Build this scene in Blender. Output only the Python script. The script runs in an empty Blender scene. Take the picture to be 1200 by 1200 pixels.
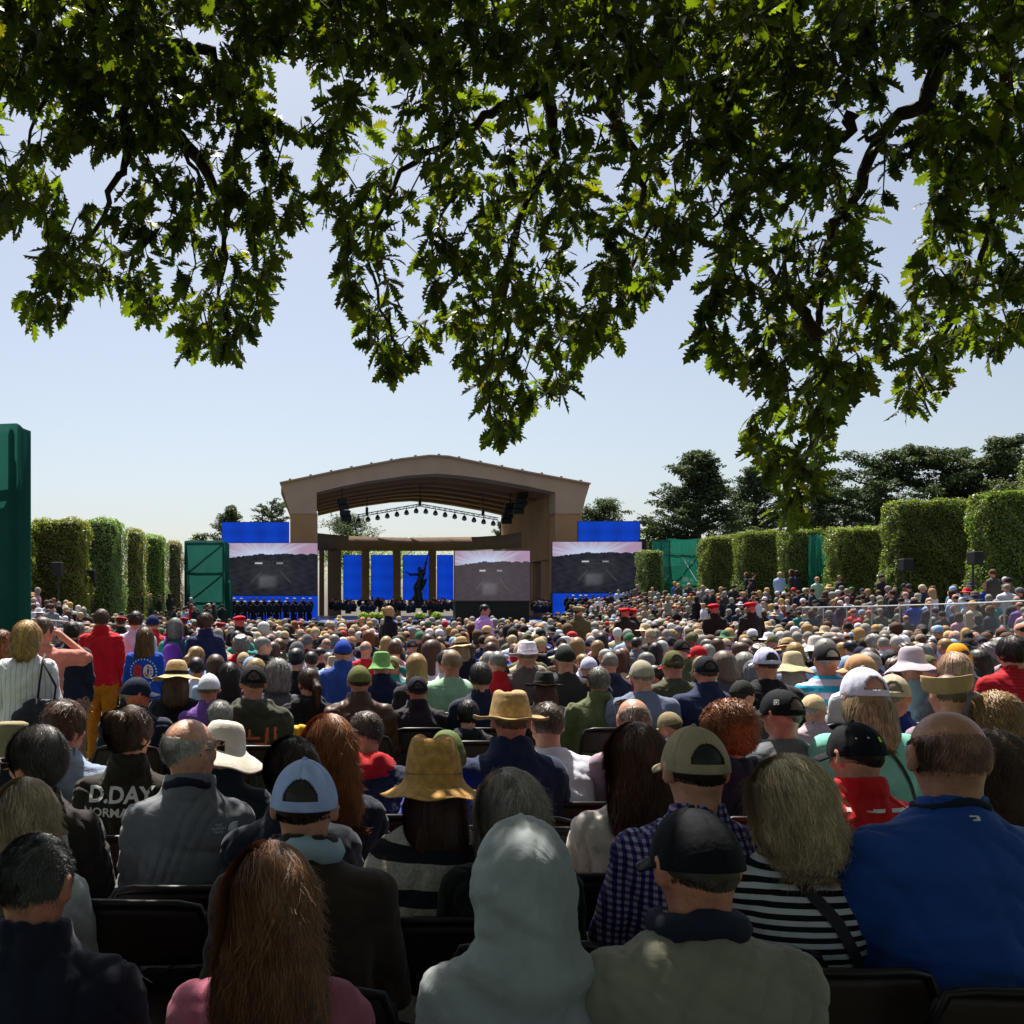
import bpy, bmesh, math, random
import numpy as np
from mathutils import Vector, Matrix
from mathutils.bvhtree import BVHTree
R = math.radians
SC = bpy.context.scene
COL = SC.collection
# ------------------------------------------------------------ camera, sky, sun
F, PX, PY, H = 1100.0, 378.0, 702.0, 1.78     # focal length in 1/1200 frames, principal point, eye height
cd = bpy.data.cameras.new('camera'); cam = bpy.data.objects.new('camera', cd); COL.objects.link(cam)
cam.location = (0, 0, H); cam.rotation_euler = (R(90), 0, 0)
cd.sensor_width = 36; cd.lens = 36*F/1200; cd.shift_x = (600-PX)/1200; cd.shift_y = (PY-600)/1200
cd.clip_start = 0.05; cd.clip_end = 3000
SC.camera = cam
SUN_EL, SUN_AZ = 61.0, -7.0                    # azimuth measured from straight ahead, positive to the right
wd = bpy.data.worlds.new('World'); SC.world = wd; wd.use_nodes = True
nt = wd.node_tree; nt.nodes.clear()
wo = nt.nodes.new('ShaderNodeOutputWorld'); bg = nt.nodes.new('ShaderNodeBackground'); sk = nt.nodes.new('ShaderNodeTexSky')
sk.sky_type = 'NISHITA'; sk.sun_disc = False; sk.sun_elevation = R(SUN_EL); sk.sun_rotation = R(SUN_AZ)
sk.air_density = 1.0; sk.dust_density = 1.7; sk.ozone_density = 0.9
bg.inputs[1].default_value = 0.066
hs = nt.nodes.new('ShaderNodeHueSaturation'); hs.inputs['Saturation'].default_value = .72     # milky summer air
nt.links.new(sk.outputs[0], hs.inputs['Color']); nt.links.new(hs.outputs[0], bg.inputs[0]); nt.links.new(bg.outputs[0], wo.inputs[0])
sl = bpy.data.lights.new('sun', 'SUN'); sl.energy = 5.0; sl.angle = R(0.53); sl.color = (1.0, .95, .86)
so = bpy.data.objects.new('sun', sl); COL.objects.link(so)
sd = Vector((math.sin(R(SUN_AZ))*math.cos(R(SUN_EL)), math.cos(R(SUN_AZ))*math.cos(R(SUN_EL)), math.sin(R(SUN_EL))))
so.rotation_euler = sd.to_track_quat('Z', 'Y').to_euler(); so.location = (0, 0, 60)
SC.view_settings.view_transform = 'Standard'; SC.view_settings.look = 'None'
SC.view_settings.gamma = 1.0; SC.view_settings.exposure = 0.95; SC.view_settings.use_curve_mapping = False
SC.cycles.max_bounces = 6; SC.cycles.transparent_max_bounces = 12

def P(px, py, Y): return Vector(((px-PX)*Y/F, Y, H-(py-PY)*Y/F))
def zg(Y): return -0.012*min(max(Y-2, 0), 30)
def hexc(s):
    s = s.lstrip('#'); v = [int(s[i:i+2], 16)/255 for i in (0, 2, 4)]
    return tuple((c/12.92 if c <= .04045 else ((c+.055)/1.055)**2.4) for c in v)

# ------------------------------------------------------------ materials
def nodes_of(name):
    m = bpy.data.materials.new(name); m.use_nodes = True
    n = m.node_tree.nodes; n.clear()
    return m, n, m.node_tree.links
def mat(name, col=None, rough=.7, noise=.25, nscale=6, bump=0., bscale=60, obj_color=False, metal=0., sheen=0.,
        attr=None, trans=None, emit=None, spec=.4, pattern=None, coat=0., wave=None, distort=0.):
    m, n, l = nodes_of(name)
    out = n.new('ShaderNodeOutputMaterial'); b = n.new('ShaderNodeBsdfPrincipled')
    b.inputs['Roughness'].default_value = rough; b.inputs['Metallic'].default_value = metal
    b.inputs['Specular IOR Level'].default_value = spec
    if sheen: b.inputs['Sheen Weight'].default_value = sheen
    tc = n.new('ShaderNodeTexCoord')
    nz = n.new('ShaderNodeTexNoise'); nz.inputs['Scale'].default_value = nscale; nz.inputs['Detail'].default_value = 5
    l.new(tc.outputs['Object'], nz.inputs['Vector'])
    mr = n.new('ShaderNodeMapRange'); mr.inputs[1].default_value = .25; mr.inputs[2].default_value = .75
    mr.inputs[3].default_value = 1-noise; mr.inputs[4].default_value = 1+noise
    l.new(nz.outputs['Fac'], mr.inputs[0])
    if obj_color:
        s = n.new('ShaderNodeObjectInfo').outputs['Color']
    elif attr:
        a = n.new('ShaderNodeAttribute'); a.attribute_name = attr; s = a.outputs['Color']
    else:
        rgb = n.new('ShaderNodeRGB'); rgb.outputs[0].default_value = (*col, 1); s = rgb.outputs[0]
    if pattern: s = pattern(n, l, tc, s)
    vm = n.new('ShaderNodeVectorMath'); vm.operation = 'SCALE'
    l.new(s, vm.inputs[0]); l.new(mr.outputs[0], vm.inputs['Scale'])
    if obj_color == 'hair':
        a = n.new('ShaderNodeAttribute'); a.attribute_name = 'var'
        v2 = n.new('ShaderNodeVectorMath'); v2.operation = 'SCALE'
        l.new(vm.outputs[0], v2.inputs[0]); l.new(a.outputs['Fac'], v2.inputs['Scale']); vm = v2
    l.new(vm.outputs[0], b.inputs['Base Color'])
    if bump:
        n2 = n.new('ShaderNodeTexNoise'); n2.inputs['Scale'].default_value = bscale; n2.inputs['Detail'].default_value = 6; n2.inputs['Distortion'].default_value = distort
        if wave:
            mp = n.new('ShaderNodeMapping'); mp.inputs['Scale'].default_value = wave
            l.new(tc.outputs['Object'], mp.inputs['Vector']); l.new(mp.outputs[0], n2.inputs['Vector'])
        else: l.new(tc.outputs['Object'], n2.inputs['Vector'])
        bp = n.new('ShaderNodeBump'); bp.inputs['Strength'].default_value = .8; bp.inputs['Distance'].default_value = bump
        l.new(n2.outputs['Fac'], bp.inputs['Height']); l.new(bp.outputs[0], b.inputs['Normal'])
    sh = b.outputs[0]
    if trans:
        t = n.new('ShaderNodeBsdfTranslucent'); mx = n.new('ShaderNodeMixShader'); mx.inputs[0].default_value = trans[1]
        v3 = n.new('ShaderNodeVectorMath'); v3.operation = 'MULTIPLY'; v3.inputs[1].default_value = trans[0]
        l.new(vm.outputs[0], v3.inputs[0]); l.new(v3.outputs[0], t.inputs[0])
        l.new(sh, mx.inputs[1]); l.new(t.outputs[0], mx.inputs[2]); sh = mx.outputs[0]
    if emit is not None:
        l.remove(b.inputs['Base Color'].links[0]); b.inputs['Base Color'].default_value = (.01, .01, .012, 1)
        l.new(vm.outputs[0], b.inputs['Emission Color']); b.inputs['Emission Strength'].default_value = emit
    l.new(sh, out.inputs[0])
    return m
def pat_stripes(scale, c2, axis='Z', duty=.5, off=0.):
    def f(n, l, tc, s):
        sp = n.new('ShaderNodeSeparateXYZ'); l.new(tc.outputs['Object'], sp.inputs[0])
        a = n.new('ShaderNodeMath'); a.operation = 'MULTIPLY_ADD'; a.inputs[1].default_value = scale; a.inputs[2].default_value = off
        l.new(sp.outputs[axis], a.inputs[0])
        fr = n.new('ShaderNodeMath'); fr.operation = 'FRACT'; l.new(a.outputs[0], fr.inputs[0])
        g = n.new('ShaderNodeMath'); g.operation = 'GREATER_THAN'; g.inputs[1].default_value = duty; l.new(fr.outputs[0], g.inputs[0])
        mx = n.new('ShaderNodeMix'); mx.data_type = 'RGBA'; l.new(g.outputs[0], mx.inputs[0]); l.new(s, mx.inputs[6])
        mx.inputs[7].default_value = (*c2, 1)
        return mx.outputs[2]
    return f
def pat_check(scale, c2, c3):
    def f(n, l, tc, s):
        a = pat_stripes(scale, c2, 'X')(n, l, tc, s)
        sp = pat_stripes(scale, c3, 'Z')(n, l, tc, s)
        mx = n.new('ShaderNodeMix'); mx.data_type = 'RGBA'; mx.blend_type = 'MULTIPLY'; mx.inputs[0].default_value = 1
        l.new(a, mx.inputs[6]); l.new(sp, mx.inputs[7]); return mx.outputs[2]
    return f
M = {}
M['skin'] = mat('skin', obj_color=True, rough=.45, noise=.24, nscale=26, bump=.003, bscale=90)
M['cloth'] = mat('cloth', obj_color=True, rough=.88, noise=.18, nscale=9, bump=.018, bscale=7, distort=.6, sheen=.12, spec=.25)
M['leather'] = mat('leather', obj_color=True, rough=.45, noise=.25, nscale=9, bump=.006, bscale=16)
M['denim'] = mat('denim', obj_color=True, rough=.9, noise=.2, nscale=30, bump=.004, bscale=20, spec=.2)
M['hair'] = mat('hair', obj_color='hair', rough=.46, noise=.25, nscale=25, bump=.002, bscale=30, wave=(6, 6, 1), spec=.42)
M['hat'] = mat('hat', obj_color=True, rough=.85, noise=.12, nscale=18, bump=.0025, bscale=50, spec=.2)
M['straw'] = mat('straw', obj_color=True, rough=.8, noise=.35, nscale=40, bump=.004, bscale=150, wave=(1, 1, 2.5))
M['shoe'] = mat('shoe', col=(.02, .018, .016), rough=.4)
M['glass_dark'] = mat('glass_dark', col=(.01, .01, .012), rough=.08, noise=0)
M['metal'] = mat('metal', col=(.35, .35, .36), rough=.35, metal=.9, noise=.1)
M['black_metal'] = mat('black_metal', col=(.018, .018, .02), rough=.45, noise=.1)
M['chair_panel'] = mat('chair_panel', col=hexc('24100d'), rough=.5, noise=.12, bump=.002, bscale=40)
M['chair_frame'] = mat('chair_frame', col=hexc('1c1614'), rough=.38, metal=.3, noise=.1)
M['white_print'] = mat('white_print', col=(.7, .7, .68), rough=.8, noise=.1, nscale=40)
M['orange_print'] = mat('orange_print', col=hexc('c8643c'), rough=.8, noise=.1, nscale=40)
M['red_print'] = mat('red_print', col=hexc('c8281e'), rough=.8, noise=.1)
M['lime_print'] = mat('lime_print', col=hexc('b8e02a'), rough=.8, noise=.1)
M['stripes_bw'] = mat('stripes_bw', col=hexc('101014'), rough=.9, noise=.1, bump=.016, bscale=9, distort=1.2, pattern=pat_stripes(36, hexc('b9b8bd'), 'Z', .52), spec=.2)
M['stripes_teal'] = mat('stripes_teal', col=hexc('2fa3c4'), rough=.9, noise=.1, bump=.005, bscale=14, pattern=pat_stripes(11, hexc('cfc6de'), 'Z', .5), spec=.2)
M['poncho'] = mat('poncho', col=hexc('aba298'), rough=1, noise=.3, nscale=90, bump=.006, bscale=90, pattern=pat_stripes(8.2, hexc('25252c'), 'Z', .6, .35), spec=.1)
M['check'] = mat('check', col=hexc('c9c4d4'), rough=.85, noise=.06, bump=.004, bscale=14, pattern=pat_check(52, hexc('4a4f8c'), hexc('7a6090')), spec=.2)
M['stripes_blue'] = mat('stripes_blue', col=hexc('dcdce8'), rough=.85, noise=.06, bump=.004, bscale=14, pattern=pat_stripes(40, hexc('4658a8'), 'X', .7), spec=.2)
M['stripes_blouse'] = mat('stripes_blouse', col=hexc('e6e2e2'), rough=.85, noise=.05, bump=.005, bscale=16, pattern=pat_stripes(24, hexc('b9b2c0'), 'X', .86), spec=.2)
M['floral'] = mat('floral', col=hexc('8d6f62'), rough=.9, noise=.7, nscale=55, bump=.004, bscale=20)
M['red_lines'] = mat('red_lines', col=hexc('b51f2a'), rough=.85, noise=.06, bump=.004, bscale=14, pattern=pat_stripes(42, hexc('8c1420'), 'Z', .8), spec=.2)
M['camo'] = mat('camo', col=hexc('5b5a3a'), rough=.9, noise=.6, nscale=30, bump=.003, bscale=30)

# ------------------------------------------------------------ object helpers
def tag(o, label, cat=None, group=None, kind=None):
    if label: o['label'] = label
    if cat: o['category'] = cat
    if group: o['group'] = group
    if kind: o['kind'] = kind
    return o
def link(name, me, parent=None, loc=None, rot=None, color=None, scale=None):
    o = bpy.data.objects.new(name, me); COL.objects.link(o)
    if parent: o.parent = parent
    if loc is not None: o.location = loc
    if rot is not None: o.rotation_euler = rot
    if scale is not None: o.scale = (scale,)*3 if isinstance(scale, (int, float)) else scale
    if color is not None: o.color = (*color, 1)
    return o
def empty(name, loc, rz=0, scale=None):
    o = link(name, None, None, loc, (0, 0, rz), None, scale); o.empty_display_size = .1; return o
def mesh_np(name, V, Q, m=None, smooth=True, T=None):
    """V (n,3), Q (m,4) quads, T (k,3) triangles"""
    me = bpy.data.meshes.new(name); V = np.asarray(V, np.float32)
    nq = 0 if Q is None else len(Q); ntr = 0 if T is None else len(T)
    me.vertices.add(len(V)); me.vertices.foreach_set('co', V.ravel())
    me.loops.add(nq*4+ntr*3); me.polygons.add(nq+ntr)
    idx = []; 
    if nq: idx.append(np.asarray(Q, np.int32).ravel())
    if ntr: idx.append(np.asarray(T, np.int32).ravel())
    me.loops.foreach_set('vertex_index', np.concatenate(idx))
    st = np.concatenate([np.arange(nq)*4, nq*4+np.arange(ntr)*3]).astype(np.int32)
    me.polygons.foreach_set('loop_start', st)
    if smooth: me.polygons.foreach_set('use_smooth', np.ones(nq+ntr, bool))
    me.update(calc_edges=True); me.validate()
    if m: me.materials.append(m)
    return me
def set_col(me, C, name='Col'):
    a = me.color_attributes.new(name, 'FLOAT_COLOR', 'POINT')
    C = np.asarray(C, np.float32)
    if C.shape[1] == 3: C = np.concatenate([C, np.ones((len(C), 1), np.float32)], 1)
    a.data.foreach_set('color', C.ravel())
def set_var(me, v):
    a = me.attributes.new('var', 'FLOAT', 'POINT'); a.data.foreach_set('value', np.asarray(v, np.float32))

class MB:
    """collects boxes, tubes and prisms and links them as one mesh"""
    def __init__(s): s.b = bmesh.new()
    def box(s, c, size, rz=0, bev=0, rx=0, ry=0, taper=1.):
        r = bmesh.ops.create_cube(s.b, size=1)['verts']
        for v in r:
            if taper != 1. and v.co.z > 0: v.co.x *= taper; v.co.y *= taper
            v.co = Vector((v.co.x*size[0], v.co.y*size[1], v.co.z*size[2]))
        mtx = Matrix.Translation(c) @ Matrix.Rotation(rz, 4, 'Z') @ Matrix.Rotation(ry, 4, 'Y') @ Matrix.Rotation(rx, 4, 'X')
        bmesh.ops.transform(s.b, matrix=mtx, verts=r)
        if bev:
            e = list({e for v in r for e in v.link_edges})
            bmesh.ops.bevel(s.b, geom=e, offset=bev, segments=2, affect='EDGES', profile=.5)
        return s
    def tube(s, pts, rad, seg=8, closed=False):
        pts = [Vector(p) for p in pts]; n = len(pts); rad = rad if hasattr(rad, '__len__') else [rad]*n
        rings = []; up = Vector((0, 0, 1))
        for i, p in enumerate(pts):
            if closed: d = pts[(i+1) % n]-pts[i-1]
            else: d = pts[min(i+1, n-1)]-pts[max(i-1, 0)]
            d.normalize()
            u = d.cross(up)
            if u.length < .05: u = d.cross(Vector((0, 1, 0)))
            u.normalize(); v = d.cross(u)
            rings.append([s.b.verts.new(p+(u*math.cos(a)+v*math.sin(a))*rad[i]) for a in [2*math.pi*k/seg for k in range(seg)]])
        for i in range(n if closed else n-1):
            A, B = rings[i], rings[(i+1) % n]
            for k in range(seg):
                s.b.faces.new((A[k], A[(k+1) % seg], B[(k+1) % seg], B[k]))
        if not closed: s.b.faces.new(rings[0]); s.b.faces.new(rings[-1][::-1])
        return s
    def lathe(s, prof, c=(0, 0, 0), seg=24, ex=1., ey=1.):
        rings = [[s.b.verts.new((c[0]+r*ex*math.cos(a), c[1]+r*ey*math.sin(a), c[2]+z)) for a in [2*math.pi*k/seg for k in range(seg)]] for r, z in prof]
        for A, B in zip(rings, rings[1:]):
            for k in range(seg): s.b.faces.new((A[k], A[(k+1) % seg], B[(k+1) % seg], B[k]))
        if prof[0][0] > 1e-4: s.b.faces.new(rings[0][::-1])
        if prof[-1][0] > 1e-4: s.b.faces.new(rings[-1])
        return s
    def prism(s, poly, y0, y1):
        """poly in (x,z), extruded along y"""
        a = [s.b.verts.new((x, y0, z)) for x, z in poly]; b = [s.b.verts.new((x, y1, z)) for x, z in poly]
        s.b.faces.new(a); s.b.faces.new(b[::-1]); n = len(poly)
        for i in range(n): s.b.faces.new((a[i], b[i], b[(i+1) % n], a[(i+1) % n]))
        return s
    def mesh(s, name, m, smooth=False):
        bmesh.ops.recalc_face_normals(s.b, faces=s.b.faces)
        me = bpy.data.meshes.new(name); s.b.to_mesh(me); s.b.free(); me.materials.append(m)
        if smooth:
            me.polygons.foreach_set('use_smooth', np.ones(len(me.polygons), bool))
        return me
    def build(s, name, m, parent=None, smooth=False, **k): return link(name, s.mesh(name, m, smooth), parent, **k)

# ------------------------------------------------------------ signed distance modelling
def cap(a, ra, b, rb):
    a = np.array(a, np.float32); b = np.array(b, np.float32); ab = b-a; L = float(ab@ab)+1e-9
    def f(Q):
        t = np.clip(((Q-a)@ab)/L, 0, 1); d = Q-(a+t[:, None]*ab)
        return np.sqrt((d*d).sum(1))-(ra+t*(rb-ra))
    return f
def ell(c, r):
    c = np.array(c, np.float32); r = np.array(r, np.float32)
    def f(Q):
        p = (Q-c)/r; k0 = np.sqrt((p*p).sum(1)); p = p/r; k1 = np.sqrt((p*p).sum(1))+1e-6
        return k0*(k0-1)/k1
    return f
def loft(lv, infl=0., ex=2.4):
    lv = np.array(sorted(lv), np.float32); z = lv[:, 0]
    def f(Q):
        wx = np.interp(Q[:, 2], z, lv[:, 1])+infl; wy = np.interp(Q[:, 2], z, lv[:, 2])+infl; cy = np.interp(Q[:, 2], z, lv[:, 3])
        e = ((np.abs(Q[:, 0])/wx)**ex+(np.abs(Q[:, 1]-cy)/wy)**ex)**(1/ex)
        d = (e-1)*np.minimum(wx, wy)
        return np.maximum(d, np.maximum(z[0]-infl-Q[:, 2], Q[:, 2]-z[-1]-infl*.3))
    return f
def smin(a, b, k):
    h = np.clip(.5+.5*(b-a)/k, 0, 1)
    return b*(1-h)+a*h-k*h*(1-h)
def union(fs, k=.02):
    def f(Q):
        d = fs[0](Q)
        for g in fs[1:]: d = smin(d, g(Q), k)
        return d
    return f
def sub(f1, f2): return lambda Q: np.maximum(f1(Q), -f2(Q))
def xf(f, Mx):
    Mi = np.array(Mx.inverted(), np.float32)
    return lambda Q: f(Q@Mi[:3, :3].T+Mi[:3, 3])
def axis(lo, hi, dc, fine=None, df=None):
    v = [lo]
    while v[-1] < hi:
        st = df if fine and fine[0] <= v[-1] <= fine[1] else dc
        v.append(v[-1]+st)
    return np.array(v, np.float32)
def surfnet(f, xs, ys, zs):
    nx, ny, nz = len(xs), len(ys), len(zs)
    G = np.stack(np.meshgrid(xs, ys, zs, indexing='ij'), -1).reshape(-1, 3)
    D = np.empty(len(G), np.float32)
    for i in range(0, len(G), 400000): D[i:i+400000] = f(G[i:i+400000])
    D = D.reshape(nx, ny, nz); D[D == 0] = 1e-6; I = D < 0
    S = np.zeros((nx-1, ny-1, nz-1), np.int8)
    offs = [(a, b, c) for a in (0, 1) for b in (0, 1) for c in (0, 1)]
    for a, b, c in offs: S += I[a:nx-1+a, b:ny-1+b, c:nz-1+c]
    act = np.argwhere((S > 0) & (S < 8)); cid = -np.ones(S.shape, np.int32); cid[tuple(act.T)] = np.arange(len(act))
    ax = [xs, ys, zs]
    acc = np.zeros((len(act), 3), np.float64); cnt = np.zeros(len(act))
    for d in range(3):
        o1, o2 = [q for q in range(3) if q != d]
        for a in (0, 1):
            for b in (0, 1):
                i0 = act.copy(); i0[:, o1] += a; i0[:, o2] += b; i1 = i0.copy(); i1[:, d] += 1
                v0 = D[tuple(i0.T)]; v1 = D[tuple(i1.T)]; m = (v0 < 0) != (v1 < 0)
                t = np.where(m, v0/(v0-v1+1e-20), 0)
                p = np.stack([ax[q][i0[:, q]] for q in range(3)], 1).astype(np.float64)
                p[:, d] += t*(ax[d][i1[:, d]]-ax[d][i0[:, d]])
                acc += p*m[:, None]; cnt += m
    V = acc/np.maximum(cnt, 1)[:, None]
    quads = []
    for d in range(3):
        o1, o2 = [(1, 2), (2, 0), (0, 1)][d]
        sl0 = [slice(None)]*3; sl1 = [slice(None)]*3; sl0[d] = slice(0, -1); sl1[d] = slice(1, None)
        ch = I[tuple(sl0)] != I[tuple(sl1)]
        e = np.argwhere(ch); e = e[(e[:, o1] > 0) & (e[:, o2] > 0) & (e[:, o1] < D.shape[o1]-1) & (e[:, o2] < D.shape[o2]-1)]
        c = []
        for a, b in ((1, 1), (0, 1), (0, 0), (1, 0)):
            q = e.copy(); q[:, o1] -= a; q[:, o2] -= b; c.append(cid[tuple(q.T)])
        Q = np.stack(c, 1); inside = I[tuple(e.T)]
        Q[~inside] = Q[~inside][:, ::-1]; quads.append(Q)
    Q = np.concatenate(quads); Q = Q[(Q >= 0).all(1)]
    return V, Q
def relax(V, Q, it=2, lam=.5):
    n = len(V); E = np.concatenate([Q[:, [0, 1]], Q[:, [1, 2]], Q[:, [2, 3]], Q[:, [3, 0]]]); 
    i = np.concatenate([E[:, 0], E[:, 1]]); j = np.concatenate([E[:, 1], E[:, 0]]); c = np.bincount(i, minlength=n)
    for _ in range(it):
        A = np.stack([np.bincount(i, V[j, k], minlength=n) for k in range(3)], 1)/np.maximum(c, 1)[:, None]
        V = V+(A-V)*lam
    return V
def grad(f, Q, e=.003):
    g = np.stack([f(Q+np.array(d, np.float32)*e)-f(Q-np.array(d, np.float32)*e) for d in ((1, 0, 0), (0, 1, 0), (0, 0, 1))], 1)
    return g/(np.linalg.norm(g, axis=1)[:, None]+1e-9)
# ------------------------------------------------------------ setting: ground and side terraces
M['grass'] = mat('grass', col=(.055, .075, .022), rough=.95, noise=.5, nscale=3, bump=.02, bscale=40)
M['hedge_core'] = mat('hedge_core', col=(.03, .045, .012), rough=1, noise=.4, nscale=2)
def leafmat(name, tc=(1.6, 2.2, .6), tw=.35, rough=.45): return mat(name, attr='Col', rough=rough, noise=.12, nscale=9, trans=(tc, tw), spec=.35)
M['hedge_leaf'] = leafmat('hedge_leaf'); M['conifer'] = leafmat('conifer', (1.2, 1.4, .6), .15, .8)
M['oak_leaf'] = leafmat('oak_leaf', (11.5, 10.2, 1.0), .42, .5)
M['bark'] = mat('bark', col=(.075, .05, .032), rough=.95, noise=.4, nscale=8, bump=.02, bscale=25)
M['far_bark'] = mat('far_bark', col=(.07, .055, .045), rough=1, noise=.3)
rs = np.random.RandomState(11)
def ground_z(x, y):
    z = zg(y)
    r = min(max((x-15.9)/4.2, 0), 1)*1.12+(.28 if x > 15.9 else 0); 
    l = min(max((-7.4-x)/3.2, 0), 1)*1.0+(.15 if x < -7.4 else 0)
    f = min(max((y-17)/1.5, 0), 1)*min(max((66-y)/2, 0), 1)
    return z+(r+l)*f
def build_ground():
    xs = [-2500, -600, -150, -60, -30, -20, -14, -12, -10.6, -9.6, -8.6, -7.41, -7.39, -5, 0, 5, 10, 15.89, 15.91, 17, 18, 19, 20.1, 22, 26, 40, 90, 300, 900, 2500]
    ys = [-60, -20, -6, 0, 2, 6, 10, 14, 17, 18.5, 22, 26, 30, 34, 40, 46, 52, 58, 64, 66, 70, 90, 120, 200, 500, 2500]
    V = []
    for y in ys:
        for x in xs: V.append((x, y, ground_z(x, y)-(.02*max(0, y-110) if y < 2600 else 0)))
    n = len(xs); Q = [(j*n+i, j*n+i+1, (j+1)*n+i+1, (j+1)*n+i) for j in range(len(ys)-1) for i in range(n-1)]
    tag(link('ground', mesh_np('ground', V, Q, M['grass'], False)), None, kind='structure')
build_ground()
# ------------------------------------------------------------ leaf clouds
def leaf_cards(C, N, size, shape='leaf', rs=rs, jit=.9, two=True):
    """one small folded leaf per centre; returns V, Q, per-vertex index"""
    n = len(C); u = np.cross(N, rs.normal(size=(n, 3))); u /= np.linalg.norm(u, axis=1)[:, None]+1e-9; w = np.cross(N, u)
    s = (size*(.6+.8*rs.rand(n)))[:, None]
    fold = N*s*.22
    V = np.stack([C-u*s*.55, C+w*s*.3+fold, C+u*s*.6, C-w*s*.3+fold], 1)
    Q = np.arange(n*4).reshape(n, 4)
    return V.reshape(-1, 3), Q, np.repeat(np.arange(n), 4)
def hedge(label, x0, x1, y0, y1, z0, z1, taper=.06, tone=(.10, .14, .028), n=9000, size=.075, rnd=0.):
    o = empty('hedge', ((x0+x1)/2, (y0+y1)/2, z0)); tag(o, label, 'hedge', 'clipped hedge blocks along the lawn')
    cx, cy = (x1-x0)/2, (y1-y0)/2; h = z1-z0
    MB().box((0, 0, h/2-.04), (2*cx-.25, 2*cy-.25, h-.15), bev=.12, taper=1-taper).build('core', M['hedge_core'], o)
    r = np.random.RandomState(int(abs(x0*100+y0*7)) % 9999)
    # points on front, both sides and top
    ar = np.array([2*cx*h, 2*cy*h, 2*cy*h, 4*cx*cy*1.2, 2*cx*h*.4]); f = r.choice(5, n, p=ar/ar.sum())
    a, b = r.rand(n)*2-1, r.rand(n)
    t = 1-taper*b
    Pn = np.zeros((n, 3)); N = np.zeros((n, 3))
    k = f == 0; Pn[k] = np.stack([a*cx*t, -cy*t, b*h], 1)[k]; N[k] = (0, -1, 0)
    k = f == 4; Pn[k] = np.stack([a*cx*t, cy*t, b*h], 1)[k]; N[k] = (0, 1, 0)
    for s, v in ((1, -1), (2, 1)):
        k = f == s; Pn[k] = np.stack([v*cx*t, a*cy*t, b*h], 1)[k]; N[k] = (v, 0, 0)
    k = f == 3; c2 = r.rand(n)*2-1; Pn[k] = np.stack([a*cx*(1-taper), c2*cy*(1-taper), np.full(n, h)], 1)[k]; N[k] = (0, 0, 1)
    # rounded upper corners and lumpy surface
    lump = .05*np.sin(Pn[:, 0]*3.1+Pn[:, 2]*2.3+x0)+.05*np.sin(Pn[:, 1]*2.7-Pn[:, 2]*3.3)+.04*np.sin(Pn[:, 0]*7+Pn[:, 1]*5+Pn[:, 2]*6)
    Pn += N*(lump+r.normal(size=n)*.045)[:, None]
    e = np.clip(Pn[:, 2]-(h-.25), 0, .3); Pn[:, 0] -= np.sign(Pn[:, 0])*e**2*1.4*(f != 3); Pn[:, 1] -= np.sign(Pn[:, 1])*e**2*1.4*(f != 3)
    ed = (f == 3)*np.maximum(np.abs(Pn[:, 0])/cx, np.abs(Pn[:, 1])/cy).clip(0, 1)**8*.12; Pn[:, 2] -= ed
    dirn = N+r.normal(size=(n, 3))*.55+np.array([0, 0, .35]); dirn /= np.linalg.norm(dirn, axis=1)[:, None]
    V, Q, ix = leaf_cards(Pn, dirn, size, rs=r)
    me = mesh_np('foliage', V, Q, M['hedge_leaf'], False)
    patch = .75+.45*(np.sin(Pn[:, 0]*2.2+Pn[:, 2]*1.7+y0)*np.sin(Pn[:, 1]*1.9+Pn[:, 2]*2.6+x0)*.5+.5)
    v = (.6+.8*r.rand(n))*patch; c = np.array(tone)[None]*np.array([.62, .62, .8])*v[:, None]; c[:, 0] *= 1+.5*(r.rand(n) > .8)
    set_col(me, c[ix]); link('foliage', me, o)
    return o
def hedge_px(label, pl, pr, pt, Y, depth, side, **k):
    """front face from pixel column pl to pr at distance Y, top at row pt"""
    x0, x1 = (pl-PX)*Y/F, (pr-PX)*Y/F; zt = H-(pt-PY)*Y/F; hedge(label, x0, x1, Y, Y+depth, ground_z((x0+x1)/2, Y)-.3, zt, **k)
hedge_px('clipped hedge block half hidden by the tall green netting, first on the left', -40, 34, 611, 35, 2.0, -1, tone=(.30, .33, .05))
hedge_px('broad yellow green hedge block right of the tall green netting', 35, 94, 609, 36.4, 1.8, -1, tone=(.30, .29, .05), n=15000)
hedge_px('pale green clipped hedge block, second full block from the left netting', 96, 133, 609, 40, 2.6, -1, tone=(.26, .36, .12), n=15000)
hedge_px('narrow olive clipped hedge block between two green ones at left', 145, 162, 621, 45.5, 2.2, -1, tone=(.32, .30, .07))
hedge_px('bright green narrow clipped hedge block, fourth at left', 167, 188, 628, 51, 2.4, -1, tone=(.26, .38, .06))
hedge_px('brownish clipped hedge block beside the left green scaffold', 195, 208, 635, 58, 2.2, -1, tone=(.27, .22, .10))
hedge_px('lowest clipped hedge block just right of the right green scaffold', 831, 864, 629, 51, 1.6, 1, tone=(.24, .26, .05), n=12000)
hedge_px('clipped hedge block, second to the right of the right green scaffold', 873, 917, 622.5, 46, 1.4, 1, tone=(.24, .28, .05), n=12000)
hedge_px('clipped hedge block left of the narrow green net panel', 926, 968, 620.5, 42.5, 1.2, 1, tone=(.22, .27, .05), n=12000)
hedge_px('clipped hedge block between the narrow green net panel and the tall one', 984, 1042, 618.5, 38.8, 1.3, 1, tone=(.27, .31, .06), n=15000)
hedge_px('tall broad clipped hedge block, second from the right edge', 1052, 1147, 587.5, 34, 1.2, 1, tone=(.24, .28, .06), n=24000, taper=.10)
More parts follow.
